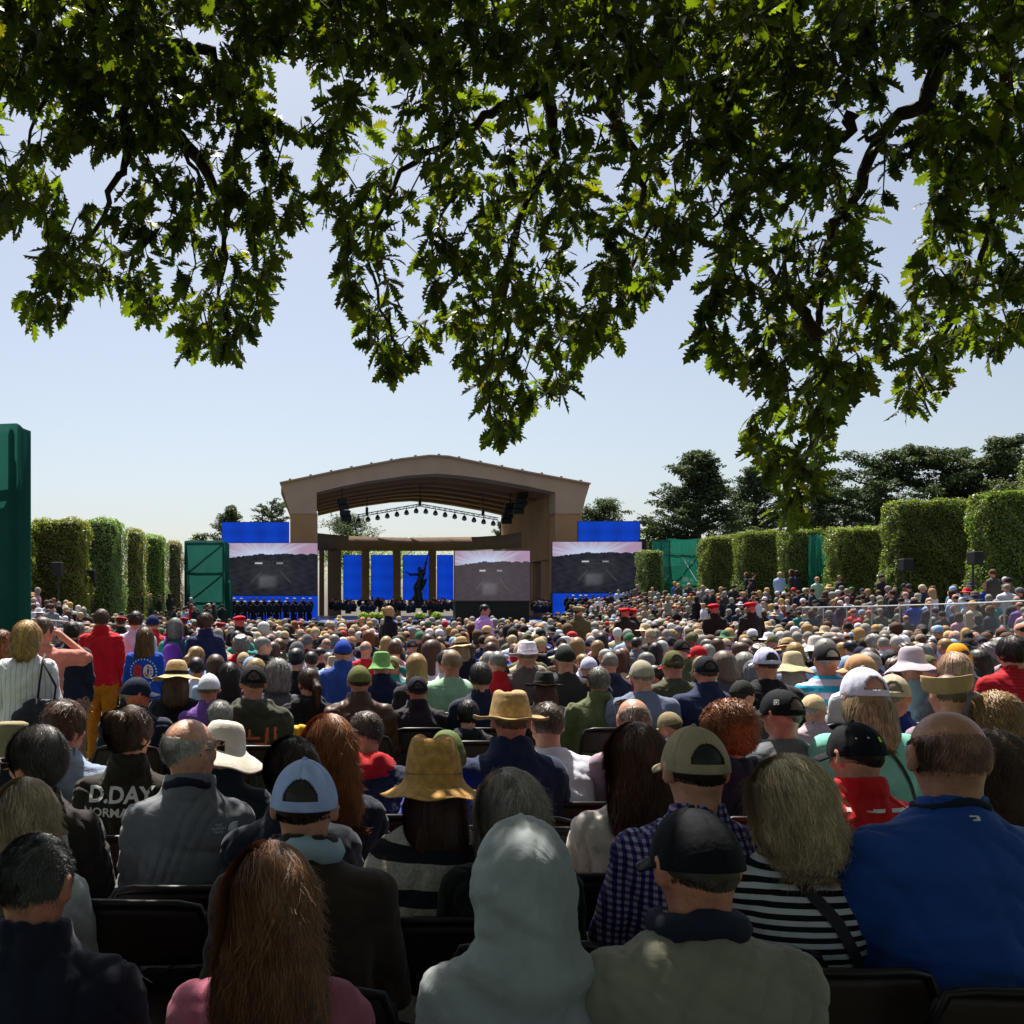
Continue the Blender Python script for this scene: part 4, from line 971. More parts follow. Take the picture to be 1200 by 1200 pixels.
def hair_mesh(kind, lod=0, seed=0):
    key = (kind, lod, seed)
    if key in HCACHE: return HCACHE[key]
    f = hair_sdf(kind); d = (.0065, .0095, .014)[lod]
    V, Q = surfnet(f, axis(-.17, .17, d), axis(-.19, .12, d), axis(-.40 if 'long' in kind or kind in ('wavy',) else -.25, .17, d))
    V = relax(V, Q, 1); rs = np.random.RandomState(seed+7); N = vnormals(V, Q)
    if 'curly' in kind:
        for k in range(1, 4): V = V+N*(.006/k*np.sin(V@rs.normal(size=3)*70*k/1.+rs.rand()*6))[:, None]
    elif kind not in ('crop', 'balding', 'under', 'under_long'):
        big = np.clip((.0-V[:, 2])/.15, 0, 1) if 'long' in kind or kind in ('wavy', 'bob') else .3
        V = V+N*(big*(.010*np.sin(V[:, 0]*31+V[:, 2]*13+seed*2)+.007*np.sin(V[:, 2]*34+V[:, 0]*19+seed)))[:, None]
        a = np.arctan2(V[:, 0], -V[:, 1]); V = V+N*(.0022*np.sin(a*17+4*np.sin(V[:, 2]*14+seed)))[:, None]
    quads = [Q]; verts = [V]; var = [np.full(len(V), .75)]
    n = {0: 13000, 1: 2200, 2: 0}[lod]
    if 'long' in kind or kind == 'wavy' or kind == 'bob': n = int(n*1.2)
    if n:
        ln = {'crop': .016, 'balding': .02, 'under': .022, 'short': .034, 'thick': .05, 'curly': .07, 'longcurly': .13, 'bun': .07, 'pony': .09}.get(kind, .17)
        wd = {0: .0013, 1: .0036}[lod]; S = 7
        fc = V[Q].mean(1); ar = np.linalg.norm(np.cross(V[Q[:, 1]]-V[Q[:, 0]], V[Q[:, 2]]-V[Q[:, 0]]), axis=1)
        if kind == 'balding': ar = ar*np.clip((.045-fc[:, 2]+.25*(fc[:, 1]+.09)*0)/.05, .12, 1)
        if 'under' in kind: ar = ar*(fc[:, 2] < -.025); n = n//2
        pick = rs.choice(len(Q), n, p=ar/ar.sum()); p = (fc[pick]+rs.normal(size=(n, 3))*d*.4).astype(np.float32)
        L = ln*(.6+.7*rs.rand(n)); NC = 190; cl = rs.normal(size=(NC, 3)); cv = .62+.76*rs.rand(NC); cp = p[rs.choice(n, NC)]
        ci = ((p[:, None]-cp[None])**2).sum(2).argmin(1); jit = cl[ci]*.24+rs.normal(size=(n, 3))*.10; off_c = .004*rs.rand(NC)[ci]
        if kind in ('short', 'thick', 'crop'): jit[:, 0] += .35*(seed % 2*2-1)*(p[:, 2] > .03)
        off = rs.rand(n)*(.003 if kind in ('crop', 'balding') else (.0015 if 'under' in kind else .006)); lift = 0. if 'under' in kind else (.034 if ln > .1 else .012)
        A = []; ph = rs.rand(n)*6.28; cu = {'curly': .010, 'longcurly': .008, 'wavy': .0042, 'thick': .002}.get(kind, .0008); wl = {'curly': 190, 'longcurly': 110, 'wavy': 62}.get(kind, 60)
        for k in range(S):
            g = grad(f, p); q = p-g*(f(p)-off-off_c*(ln > .05))[:, None].clip(-.02, .02)
            dr = np.array([0, 0, -1.])+jit; dr -= g*(dr*g).sum(1)[:, None]; dr /= np.linalg.norm(dr, axis=1)[:, None]+1e-6
            side = np.cross(g, dr); s = k/(S-1)*L
            w = q+side*(cu*np.sin(s*wl+ph))[:, None]+g*(cu*np.cos(s*wl+ph)+lift*(k/(S-1))**3*(rs.rand(n)**4))[:, None]
            ww = wd*(1-.75*(k/(S-1))**2)
            A.append(w-side*ww/2); A.append(w+side*ww/2+g*.0006)
            p = (q+dr*(L/(S-1))[:, None]).astype(np.float32)
        A = np.stack(A, 1)                                    # n, 2S, 3
        b0 = len(V)+np.arange(n)[:, None]*(2*S)
        qs = [np.concatenate([b0+2*k, b0+2*k+1, b0+2*k+3, b0+2*k+2], 1) for k in range(S-1)]
        verts.append(A.reshape(-1, 3)); quads.append(np.concatenate(qs)); var.append(np.repeat((.55+.85*rs.rand(n)**1.3)*cv[ci], 2*S))
    me = mesh_np('hair', np.concatenate(verts), np.concatenate(quads), M['hair']); set_var(me, np.concatenate(var))
    HCACHE[key] = me; return me
def grid_mesh(name, fn, nu, nv, m, keep=None, thick=.003, closed_u=False):
    b = bmesh.new(); vs = [[b.verts.new(fn(i/(nu if closed_u else nu-1), j/(nv-1))) for j in range(nv)] for i in range(nu)]
    for i in range(nu if closed_u else nu-1):
        for j in range(nv-1):
            if keep and not keep((i+.5)/nu, (j+.5)/(nv-1)): continue
            q = [vs[i][j], vs[(i+1) % nu][j], vs[(i+1) % nu][j+1], vs[i][j+1]]
            try: b.faces.new(q)
            except ValueError: pass
    bmesh.ops.delete(b, geom=[v for v in b.verts if not v.link_faces], context='VERTS')
    bmesh.ops.remove_doubles(b, verts=b.verts, dist=1e-5)
    bmesh.ops.recalc_face_normals(b, faces=b.faces)
    if thick: bmesh.ops.solidify(b, geom=b.faces[:], thickness=thick)
    me = bpy.data.meshes.new(name); b.to_mesh(me); b.free(); me.materials.append(m)
    me.polygons.foreach_set('use_smooth', np.ones(len(me.polygons), bool)); return me
MC = {}
def cached(key, fn):
    if key not in MC: MC[key] = fn()
    return MC[key]
def cap_dome(hole=True, lod=0):
    nu = 144 if lod == 0 else 72; nv = 44 if lod == 0 else 22
    def fn(u, v):
        a = u*2*math.pi; e = (v*.5*math.pi)                       # a=0 is the back
        c = math.cos(e)**.9; z = math.sin(e)
        seam = 1-.020*abs(math.cos(3*a))**60*(v < .95)+.008*math.sin(5*a+3*v)*v*(1-v)
        x = -math.sin(a)*.0885*c*seam; y = -math.cos(a)*.108*c*seam-.006
        fr = max(0, -math.cos(a)); y += .004*fr; zz = .0+.030*(1-v)*(y+.1)*1.2-.012*(1-v)+z*.112*(1+.03*fr)*seam
        rip = .0012*math.sin(a*11+5*v)*(1-v)
        return Vector((x*(1+rip*8), y, zz))
    def keep(u, v):
        if not hole: return True
        a = abs((u+.5) % 1-.5)*360; e = v*90; h = 33
        return not (a < h and 13 < e < 13+30*math.sqrt(max(0, 1-(a/h)**2)))
    return grid_mesh('cap', fn, nu, nv, M['hat'], keep, .0035, True)
def visor_mesh():
    def fn(u, v):
        a = (u-.5)*2*math.radians(68); r = v*.072*math.cos(a*.75)**.7
        x = math.sin(a)*.086; y = math.cos(a)*.104-.004+r*(.9+.1*math.cos(a)); z = .014-.020*(a*a)-.25*r+.004
        return Vector((x*(1+.25*v*math.cos(a)), y, z))
    return grid_mesh('visor', fn, 25, 7, M['hat'], None, .003)
def cap_button(): return MB().lathe([(.001, .008), (.006, .006), (.007, 0), (.004, -.004)], (0, -.006, .112), 12).mesh('button', M['hat'], True)
def hat_mesh(kind):
    """crown and brim as one shell"""
    P_ = {'fedora': [(.001, .105), (.03, .108), (.058, .118), (.070, .112), (.078, .085), (.088, .04), (.094, .012), (.1, .004), (.13, -.006), (.160, -.008), (.172, -.001)],
          'sunhat': [(.001, .128), (.04, .126), (.066, .116), (.08, .09), (.088, .05), (.094, .012), (.11, -.004), (.14, -.022), (.17, -.045), (.185, -.06)],
          'felt': [(.001, .120), (.035, .132), (.056, .146), (.072, .136), (.085, .10), (.094, .05), (.098, .014), (.11, -.002), (.14, -.018), (.165, -.03), (.182, -.034)],
          'straw': [(.001, .118), (.04, .116), (.064, .108), (.078, .085), (.087, .045), (.093, .012), (.105, .004), (.14, -.008), (.175, -.016), (.2, -.02)],
          'bucket': [(.001, .118), (.05, .116), (.072, .108), (.082, .07), (.092, .012), (.11, -.018), (.135, -.045)]}[kind]
    n = len(P_)
    def fn(u, v):
        t = v*(n-1); i = min(int(t), n-2); w = t-i; r = P_[i][0]*(1-w)+P_[i+1][0]*w; z = P_[i][1]*(1-w)+P_[i+1][1]*w
        a = u*2*math.pi; br = max(0, (r-.1)/.08)
        if z < .05 or r > .1: z += br*(.010*math.sin(2*a+1)+.006*math.sin(3*a+.5)+.004*math.sin(7*a))
        if kind in ('fedora', 'felt') and z > .09: z -= .022*math.exp(-(r*math.sin(a)/.022)**2)*(math.cos(a) > -.9) - .006*math.cos(a)
        if kind == 'fedora': z += br*.018*abs(math.sin(a))**2
        return Vector((r*math.sin(a)*.93, r*math.cos(a)*1.1-.006, z))
    return grid_mesh(kind, fn, 56, 30, M['straw'] if kind in ('straw', 'felt', 'fedora') else M['hat'], None, .003, True)
def band_mesh():
    return MB().lathe([(.0955, .01), (.0955, .034), (.0925, .036), (.0925, .008)], (0, -.006, 0), 48, .94, 1.105).mesh('hat_band', M['hat'], True)
def beanie_mesh(lod=0):
    def fn(u, v):
        a = u*2*math.pi; e = v*.5*math.pi; cuff = v < .22; k = 1.04 if cuff else 1.0
        rib = 1+.008*math.sin(a*60) if lod == 0 else 1
        return Vector((math.sin(a)*.088*math.cos(e)**.8*k*rib, -math.cos(a)*.106*math.cos(e)**.8*k*rib-.006, -.022+.145*math.sin(e)-.03*(1-v)*math.cos(a)))
    return grid_mesh('beanie', fn, 120 if lod == 0 else 24, 16, M['hat'], None, .004, True)
def beret_mesh():
    def fn(u, v):
        a = u*2*math.pi; r = [.09, .096, .118, .11, .06, .001]; z = [.02, .045, .07, .098, .112, .112]; t = v*5; i = min(int(t), 4); w = t-i
        rr = r[i]*(1-w)+r[i+1]*w; zz = z[i]*(1-w)+z[i+1]*w
        x = math.sin(a)*rr; return Vector((x+.02*v, -math.cos(a)*rr*1.1-.005, zz-.35*max(0, x)*v))
    return grid_mesh('beret', fn, 24, 11, M['hat'], None, 0, True)
def garrison_mesh():
    """tall straight-sided folded cap, open on top"""
    def fn(u, v):
        a = u*2*math.pi; p = [(0, .0), (.3, .05), (.8, .095), (1.0, .10)]
        k = 1.02+.2*v-.05*(v > .8); wob = 1+.02*math.sin(a*5+v*3)
        return Vector((math.sin(a)*.098*k*wob, -math.cos(a)*.108*k*wob, .005+.085*v+.008*math.sin(a*2)))
    return grid_mesh('sun_visor_hat', fn, 48, 8, M['hat'], None, .006, True)
def sunglasses(parent, HM, up=0.):
    b = MB()
    half = [(.0, .114, .012), (.012, .112, .014), (.045, .108, .020), (.068, .100, .018), (.078, .085, .008), (.085, .04, .008), (.087, -.012, .002), (.085, -.03, -.014)]
    b.tube([(-x, y, z) for x, y, z in half[::-1]]+half[1:], .0024, 6)
    o = b.build('sunglasses', M['black_metal'], parent, True); o.matrix_local = HM @ Matrix.Translation((0, 0, 0)) @ Matrix.Rotation(up, 4, 'X')
    for s in (-1, 1):
        me = cached(('lens', s), lambda: MB().box((s*.042, .106, .002), (.056, .004, .038), rz=-s*.28, bev=.0015).mesh('lens', M['glass_dark']))
        link('lens', me, o)
def ear_pole(): pass
# ------------------------------------------------------------ person factory
SKIN = hexc('c98f76'); RED = hexc('be7c66'); BROWN = hexc('7d4f3a')
HATH = {None: .012, 'cap': .022, 'capshut': .022, 'fedora': .034, 'felt': .05, 'sunhat': .036, 'straw': .03, 'bucket': .03, 'beanie': .03, 'beret': .03, 'garrison': .0}
PERSONS = []
def get_pose(kind, w, sex, yaw, pitch, lean, curve, armup):
    key = ('pose', kind, round(w, 2), sex, round(yaw, 1), round(pitch, 1), round(lean, 2), round(curve, 2), armup)
    return key, cached(key, lambda: pose(kind, key[2], sex, key[4], key[5], key[6], key[7], armup))
TOPM = {'leather': 'leather', 'jacket': 'cloth'}
def put_top(o, ps, key, kind, m, color, lod, seed, infl=.014):
    d = (.0085, .013, .02)[lod]
    if lod == 2: seed = seed % 2
    amp = {'tee': .0022, 'shirt': .0026, 'jacket': .0034, 'hoodie': .0036, 'hood_up': .003, 'poncho': .004, 'vest': .002}[kind]
    def mk():
        V, Q = top_mesh(ps, kind, d, seed, amp, infl); return mesh_np(kind if kind not in ('hood_up',) else 'hooded_jacket', V, Q, M['cloth'])
    me = cached(('top', key, kind, d, seed, infl), mk)
    if m:
        if lod < 2 and me.users == 0: me.materials[0] = M[m]
        else:
            me = cached(('topm', key, kind, d, seed, infl, m), lambda: me.copy()); me.materials[0] = M[m]
    nm = {'tee': 't_shirt', 'hood_up': 'hooded_jacket'}.get(kind, kind)
    return link(nm, me, o, color=color)
def make_hat(o, HM, hat, col, lod, band=None, brim=None):
    if hat in ('cap', 'capshut'):
        h = link('cap', cached(('cap', hat, min(lod, 1)), lambda: cap_dome(hat == 'cap', min(lod, 1))), o, color=col); h.matrix_local = HM
        link('visor', cached('visor', visor_mesh), h, color=brim or col)
        if lod < 2: link('button', cached('btn', cap_button), h, color=col)
    elif hat in ('fedora', 'felt', 'sunhat', 'straw', 'bucket'):
        h = link('hat', cached(('hat', hat), lambda: hat_mesh(hat)), o, color=col); h.matrix_local = HM @ Matrix.Scale(1.04, 4)
        if band: link('hat_band', cached('band', band_mesh), h, color=band)
    elif hat == 'beanie':
        h = link('beanie', cached(('beanie', min(lod, 1)), lambda: beanie_mesh(min(lod, 1))), o, color=col); h.matrix_local = HM
    elif hat == 'beret':
        h = link('beret', cached('beret', beret_mesh), o, color=col); h.matrix_local = HM
    elif hat == 'garrison':
        h = link('folded_hat', cached('garrison', garrison_mesh), o, color=col); h.matrix_local = HM
    return h
def person(label, px, py, Y, sex='m', kind='sit', yaw=0, pitch=8, lean=.06, curve=0., w=1., top='shirt', tcol='1c2233', tm=None, hair='short', hcol='2a1c14',
           hat=None, hatc=None, band=None, brim=None, skin=None, group='seated audience', lod=None, trc='14161d', seed=None, armup=False, body=0, s=None, infl=.011, shoes=None, trm=None):
    if lod is None: lod = 0 if Y < 4.2 else (1 if Y < 8.2 else 2)
    seed = len(PERSONS) if seed is None else seed
    if hat and hair in ('crop', 'short', 'thick', 'curly', 'balding'): hair = 'under'
    if hat and hair in ('bob', 'wavy', 'long'): hair = 'under_long'
    w = w*.97
    key, ps = get_pose(kind, w, sex, R(yaw), R(pitch), lean, curve, armup)
    hc = ps['hc']; Zt = H-(py-PY)*Y/F; g = zg(Y); lt = hc.z+.098*math.cos(ps['pitch'])+.01+HATH[hat]*.9
    if hair in ('curly', 'longcurly') and not hat: lt += .035
    if s is None: s = (Zt-g)/lt
    s = min(max(s, .84), 1.22); z0 = Zt-s*lt if kind != 'sit' else g+min(max(Zt-s*lt-g, -.10), .14)
    me = cached(('body', key, lod), lambda: body_mesh(ps, (.0065, .009, .015)[lod], (.017, .02, .03)[lod]))
    c = R(body); hx = -math.sin(-c)*hc.y; hx = hc.y*math.sin(c)
    x = (px-PX)*Y/F-s*hx; y = Y-s*hc.y*math.cos(c)
    o = link('person', me, None, (x, y, z0), (0, 0, -c), skin or SKIN, s)
    tag(o, label, 'person', group)
    t = put_top(o, ps, key, top, tm, hexc(tcol) if isinstance(tcol, str) else tcol, lod, seed, infl)
    tr = cached(('tr', key), lambda: trousers_mesh(ps)); 
    if trm: tr = tr.copy(); tr.materials[0] = M[trm]
    link('trousers', tr, o, color=hexc(trc))
    if shoes if shoes is not None else (lod == 0 or (kind == 'stand' and Y < 16)):
        for q in (-1, 1): link('shoe', cached(('shoe', kind, q, round(w, 2)), lambda: shoe_mesh(ps, q)), o)
    HM = ps['HM'].copy()
    if hair and hair != 'bald':
        hm = link('hair', hair_mesh(hair, lod, seed % 2 if lod else 0), o, color=hexc(hcol)); hm.matrix_local = HM
    if hat: make_hat(o, HM, hat, hexc(hatc), lod, hexc(band) if band else None, hexc(brim) if brim else None)
    PERSONS.append((x, y, s)); o['_y'] = 0.; del o['_y']
    return o, t, ps
def back_print(top, text, size, x0, z0, m, parent, font_scale=(1, 1), name='lettering', bold=.0):
    cu = bpy.data.curves.new('lettering', 'FONT'); cu.body = text; cu.size = size; cu.align_x = 'CENTER'; cu.align_y = 'CENTER'; cu.offset = bold; cu.resolution_u = 3
    tmp = bpy.data.objects.new('tmp', cu); COL.objects.link(tmp); dg = bpy.context.evaluated_depsgraph_get(); me = bpy.data.meshes.new_from_object(tmp.evaluated_get(dg))
    bpy.data.objects.remove(tmp); bpy.data.curves.remove(cu)
    return wrap_back(me, top, x0, z0, m, font_scale, name)
def wrap_back(me, top, x0, z0, m, sc=(1, 1), name='print', off=.003):
    b = bmesh.new(); b.from_mesh(me); bmesh.ops.triangulate(b, faces=b.faces[:])
    for _ in range(2):
        es = [e for e in b.edges if e.calc_length() > .02]
        if es: bmesh.ops.subdivide_edges(b, edges=es, cuts=1); bmesh.ops.triangulate(b, faces=b.faces[:])
    tm_ = top.data; bv = BVHTree.FromPolygons([v.co for v in tm_.vertices], [p.vertices for p in tm_.polygons])
    for v in b.verts:
        x = x0+v.co.x*sc[0]; z = z0+v.co.y*sc[1]
        h = bv.ray_cast(Vector((x, -1.2, z)), Vector((0, 1, 0)))
        v.co = Vector((x, (h[0].y if h[0] else -.1)-off, z))
    b.to_mesh(me); b.free(); me.materials.clear(); me.materials.append(m)
    me.name = name; return link(name, me, top)
def rects(rs):
    me = bpy.data.meshes.new('print'); V = []; Fc = []
    for x0, y0, x1, y1 in rs:
        n = len(V); V += [(x0, y0, 0), (x1, y0, 0), (x1, y1, 0), (x0, y1, 0)]; Fc.append((n, n+1, n+2, n+3))
    me.from_pydata(V, [], Fc); return me
def poly_back(pts):
    me = bpy.data.meshes.new('print'); me.from_pydata([(x, y, 0) for x, y in pts], [], [tuple(range(len(pts)))]); return me
# ------------------------------------------------------------ folding chair
def chair_parts():
    w = .215
    bk = MB(); 
    pts = []
    for i in range(9):
        a = math.pi*i/8; 
    n = 18; V = []
    # slightly curved back panel with rounded upper corners
    def fn(u, v):
        x = (u-.5)*2*w; z = .675+.16*v; r = .06
        if v > .7: x *= 1-.16*((v-.7)/.3)**2.5
        return Vector((x, -.235-.05*(z-.6)+.03*(1-(2*u-1)**2)*-1+.015, z))
    me_b = grid_mesh('backrest', fn, 19, 8, M['chair_panel'], None, .012)
    fr = MB()
    pts = [(-w+.0, .20, .015), (-w-.004, -.10, .40), (-w-.004, -.222, .60), (-w+.004, -.228, .76), (-w+.035, -.235, .832), (-w+.09, -.252, .846), (0, -.262, .848),
           (w-.09, -.252, .846), (w-.035, -.235, .832), (w-.004, -.228, .76), (w+.004, -.222, .60), (w+.004, -.10, .40), (w, .20, .015)]
    fr.tube(pts, .0125, 8)
    for s in (-1, 1): fr.tube([(s*(w+.012), .21, .44), (s*(w+.012), -.05, .33), (s*(w+.01), -.26, .015)], .011, 6)
    fr.tube([(-w, -.19, .13), (w, -.19, .13)], .008, 6); fr.tube([(-w, .13, .11), (w, .13, .11)], .008, 6)
    me_f = fr.mesh('frame', M['chair_frame'], True)
    me_s = MB().box((0, .03, .445), (.41, .40, .035), bev=.014, rx=R(2)).mesh('seat', M['chair_panel'], True)
    return me_b, me_f, me_s
CP = chair_parts(); CHAIRS = []
def chair(x, y, label, rz=0., s=1.04):
    o = empty('folding_chair', (x, y, zg(y)), rz, s); tag(o, label, 'chair', 'folding chairs of the audience')
    link('backrest', CP[0], o); link('frame', CP[1], o); link('seat', CP[2], o); CHAIRS.append((x, y)); return o
# ------------------------------------------------------------ the people one can make out, front rows first
G = {}
def p(k, *a, chr=None, **kw):
    a = list(a); a[3] *= {'D': 1.1, 'E': 1.3}.get(k[0], 1.12 if k[0] == 'S' else 1)
    r = person(*a, **kw); G[k] = r
    if kw.get('kind', 'sit') == 'sit' and a[3] < 9.5:
        o = r[0]; chair(o.location.x, o.location.y-.02, 'folding chair under the '+(chr or a[0]), o.rotation_euler.z)
    return r
p('A1', 'man with cropped dark grey hair and dark navy jacket, lowest at left edge', 42, 972, 2.05, hair='crop', hcol='4a4846', tcol='14182a', top='jacket', yaw=12, w=1.08, pitch=14, skin=RED, chr='man in the dark navy jacket at the left edge')
p('A2', 'woman with long reddish brown hair over dusty pink sweater, lowest row', 318, 990, 1.95, sex='f', hair='long', hcol='7c5236', top='shirt', tcol='a0566a', tm=None, w=1.08, pitch=10, chr='woman in the dusty pink sweater')
p('A3', 'person with pale grey hood pulled up over the head', 612, 965, 2.0, sex='f', hair=None, top='hood_up', tcol='93999a', w=1.12, pitch=4, chr='person with the grey hood up')
p('A4', 'man with black cap, dark scarf and olive grey shirt in lowest row', 815, 940, 1.95, hair='under', hcol='4a4540', hat='capshut', hatc='0b0c14', top='shirt', tcol='7f7c6c', w=1.05, yaw=-3, pitch=10, skin=RED, chr='man in the olive grey shirt')
p('B0', 'woman with blonde grey hair and white shirt at left edge', 30, 913, 2.75, sex='f', hair='long', hcol='b8a284', tcol='c4c4c8', yaw=-10, chr='woman in the white shirt at the left edge')
p('B1', 'man with blue and white mesh cap and dark brown jacket', 357, 884, 2.5, hair='under', hcol='2c1f16', hat='cap', hatc='a4b4e0', brim='7c90c4', top='jacket', tcol='35291f', w=1.04, pitch=6, yaw=3, chr='man in the dark brown jacket')
p('B2', 'woman with grey bob in black jacket just beyond the grey hood', 597, 903, 2.8, sex='f', hair='bob', hcol='9a8f84', top='jacket', tcol='131216', w=1.1, pitch=6, chr='woman with the grey bob')
p('B3', 'woman with wavy ash blonde hair in black and white striped shirt', 925, 887, 2.6, sex='f', hair='wavy', hcol='c4ac8a', tm='stripes_bw', top='tee', w=1.2, pitch=6, lean=.03, chr='woman in the striped shirt')
p('B4', 'tall bald man in royal blue shirt near the right edge', 1110, 825, 2.5, hair='balding', hcol='8a6452', tcol='1d4590', w=1.06, pitch=6, yaw=4, body=4, skin=hexc('b07a64'), chr='bald man in the royal blue shirt')
p('C0', 'man with curly dark grey hair, glasses and dark jacket facing left', 42, 853, 3.3, hair='thick', hcol='56504c', tcol='2b2422', top='jacket', yaw=-62, pitch=4, w=1.05, skin=RED, chr='curly haired man in glasses facing left')
p('C1', 'balding white haired man in grey pullover and sunglasses facing right', 222, 836, 3.3, hair='balding', hcol='b9b2aa', top='jacket', tcol='6f7178', yaw=38, pitch=2, w=.93, skin=hexc('d29a80'), chr='balding man in the grey pullover')
p('C2', 'woman with mustard felt hat and striped wool poncho', 508, 862, 3.0, sex='f', hair='under_long', hcol='4a2c1c', hat='felt', hatc='b98a45', band='6f6257', top='poncho', tm='poncho', tcol='999999', w=1.0, pitch=6, chr='woman in the mustard felt hat')
p('C3', 'woman with straight brown hair in cream cardigan', 745, 848, 3.25, sex='f', hair='long', hcol='5e3a26', tcol='d8cdc6', top='jacket', w=1.08, pitch=8, chr='woman in the cream cardigan')
p('C4', 'man with beige cap and blue white checked shirt', 814, 845, 2.75, hair='under', hcol='191411', hat='cap', hatc='a08f74', tm='check', yaw=-2, pitch=6, w=1.02, chr='man in the checked shirt')
p('C5', 'woman with long ginger brown hair and navy top', 386, 838, 3.5, sex='f', hair='long', hcol='8e5429', tcol='171c30', w=1.0, pitch=6, yaw=8, chr='woman with the ginger brown hair')
p('C6', 'man with tousled dark brown hair just beyond the mesh cap', 342, 868, 3.15, hair='thick', hcol='3c2a1e', tcol='191e2e', top='jacket', pitch=10, chr='man with the tousled dark brown hair')
p('C7', 'person with black reflective cap in red and white jacket', 1003, 842, 3.4, hair='under', hcol='1d1714', hat='capshut', hatc='15151b', top='jacket', tcol='d01c22', w=.98, yaw=-12, pitch=10, chr='person in the red jacket')
p('D1', 'woman with brown hair in a bun and olive jacket lettered D.DAY', 152, 826, 3.6, sex='f', hair='bun', hcol='4a2e1c', top='jacket', tcol='2a241b', w=1.12, yaw=28, pitch=6, chr='woman in the olive lettered jacket')
p('D2', 'man with short brown hair turned right in pale blue shirt', 76, 822, 3.9, hair='thick', hcol='53331f', tcol='8f9cb4', yaw=35, pitch=8, skin=RED, chr='brown haired man in the pale blue shirt')
p('D3', 'person with wide khaki cap cut by the left edge', 14, 842, 3.7, hair='under', hcol='57504a', hat='bucket', hatc='8f8568', tcol='20283c', chr='person in the khaki cap at the left edge')
p('D4', 'grey haired person with white wide brimmed hat and dark teal jacket', 263, 843, 3.6, hair='short', hcol='8f8c88', hat='sunhat', hatc='d8cfc0', tcol='16232c', top='jacket', yaw=40, pitch=12, chr='person in the white wide brimmed hat')
p('D5', 'man in navy jacket with red hood bending forward', 428, 834, 4.2, hair='crop', hcol='4e3b2e', top='hoodie', tcol='1d2338', lean=.5, pitch=28, yaw=-40, w=1.05, skin=RED, chr='man with the red hood')
p('D6', 'person with green felted beanie just beyond the mustard hat', 524, 853, 3.75, hat='beanie', hatc='5c6b3e', hair='crop', hcol='2a201a', tcol='2a3aa0', w=.95, chr='person in the green beanie')
p('D7', 'man with crumpled tan sun hat and navy jacket', 598, 806, 3.9, hair='short', hcol='6a5138', hat='fedora', hatc='a98c5c', tcol='1d2a4a', top='jacket', w=1.06, pitch=8, skin=RED, chr='man in the crumpled tan hat')
p('D8', 'man in white t-shirt bending his head down', 640, 826, 4.4, hair='short', hcol='5a4a3e', hat=None, top='tee', tcol='d4d4e4', lean=.42, pitch=34, w=1.12, yaw=-14, chr='man in the white t-shirt')
p('D9', 'bald man with sunglasses on his head and mauve shirt', 742, 816, 4.3, hair='balding', hcol='a08a7c', tcol='94808e', pitch=16, lean=.12, w=1.06, skin=hexc('c08a74'), chr='bald man in the mauve shirt')
p('D10', 'person with curly ginger hair and navy hooded top', 855, 819, 3.9, hair='curly', hcol='8a5327', top='hoodie', tcol='22243c', w=1.0, chr='person with curly ginger hair')
p('D11', 'stout man with black cap and grey t-shirt', 916, 804, 4.2, hair='crop', hcol='6a5548', hat='cap', hatc='121218', top='tee', tcol='63686c', yaw=-22, w=1.12, pitch=6, skin=RED, chr='man in the black cap and grey t-shirt')
p('D12', 'woman with white cap and mint green t-shirt', 1012, 778, 4.1, sex='f', hair='bob', hcol='9a8262', hat='cap', hatc='d5d5ea', top='tee', tcol='7cc4b4', w=1.2, yaw=2, chr='woman in the mint t-shirt')
p('D13', 'man with crumpled ivory cap and royal blue shirt', 1046, 787, 4.9, hair='crop', hcol='8d7c6c', hat='cap', hatc='c4b49a', tcol='1c2e7a', yaw=30, skin=RED, chr='man in the ivory cap')
p('D14', 'person with tall folded khaki hat', 1110, 789, 4.7, hair='crop', hcol='6b5442', hat='garrison', hatc='a58a62', tcol='8c7a86', chr='person in the folded khaki hat')
p('D15', 'woman with big curly blonde hair in navy top', 1166, 806, 4.6, sex='f', hair='longcurly', hcol='96754a', tcol='1e2440', w=1.15, yaw=10, body=-8, top='tee', chr='woman with curly blonde hair')
p('D16', 'woman with long curly brown hair just right of the bald man', 1160, 850, 3.1, sex='f', hair='longcurly', hcol='5a3e28', tcol='b4b6c4', yaw=12, chr='woman with long curly brown hair')
p('D17', 'person with black padded jacket cut by the right edge', 1212, 868, 3.4, hair='thick', hcol='1c1614', tcol='101116', top='jacket', w=1.1, chr='person at the right edge in black')
# second block
p('E1', 'man with black cap and green hooded top with orange print', 297, 776, 4.9, hair='crop', hcol='4a362a', hat='cap', hatc='15151a', top='hoodie', tcol='3c3b2c', w=1.1, skin=RED, yaw=-4, chr='man in the green hooded top')
p('E2', 'man with white cap and bright purple polo shirt', 245, 787, 5.4, hair='crop', hcol='7a685a', hat='capshut', hatc='d9d7e2', top='shirt', tcol='7a4fa0', skin=RED, chr='man in the purple polo shirt')
p('E3', 'person with thick silver grey hair beyond the white brimmed hat', 258, 822, 4.7, hair='thick', hcol='9a9690', tcol='20242e', yaw=10, chr='person with silver grey hair')
p('E4', 'red faced man with navy cap turned to the right', 160, 791, 4.9, hair='crop', hcol='a59a8e', hat='capshut', hatc='1b2136', top='jacket', tcol='1c2034', yaw=55, skin=hexc('cc6a50'), w=1.1, chr='man in the navy cap turned right')
p('E5', 'woman with pale straw hat and black band over brown hair', 207, 771, 5.6, sex='f', hair='under_long', hcol='5a3d24', hat='straw', hatc='c9a877', band='15120f', tcol='1a1822', chr='woman in the pale straw hat')
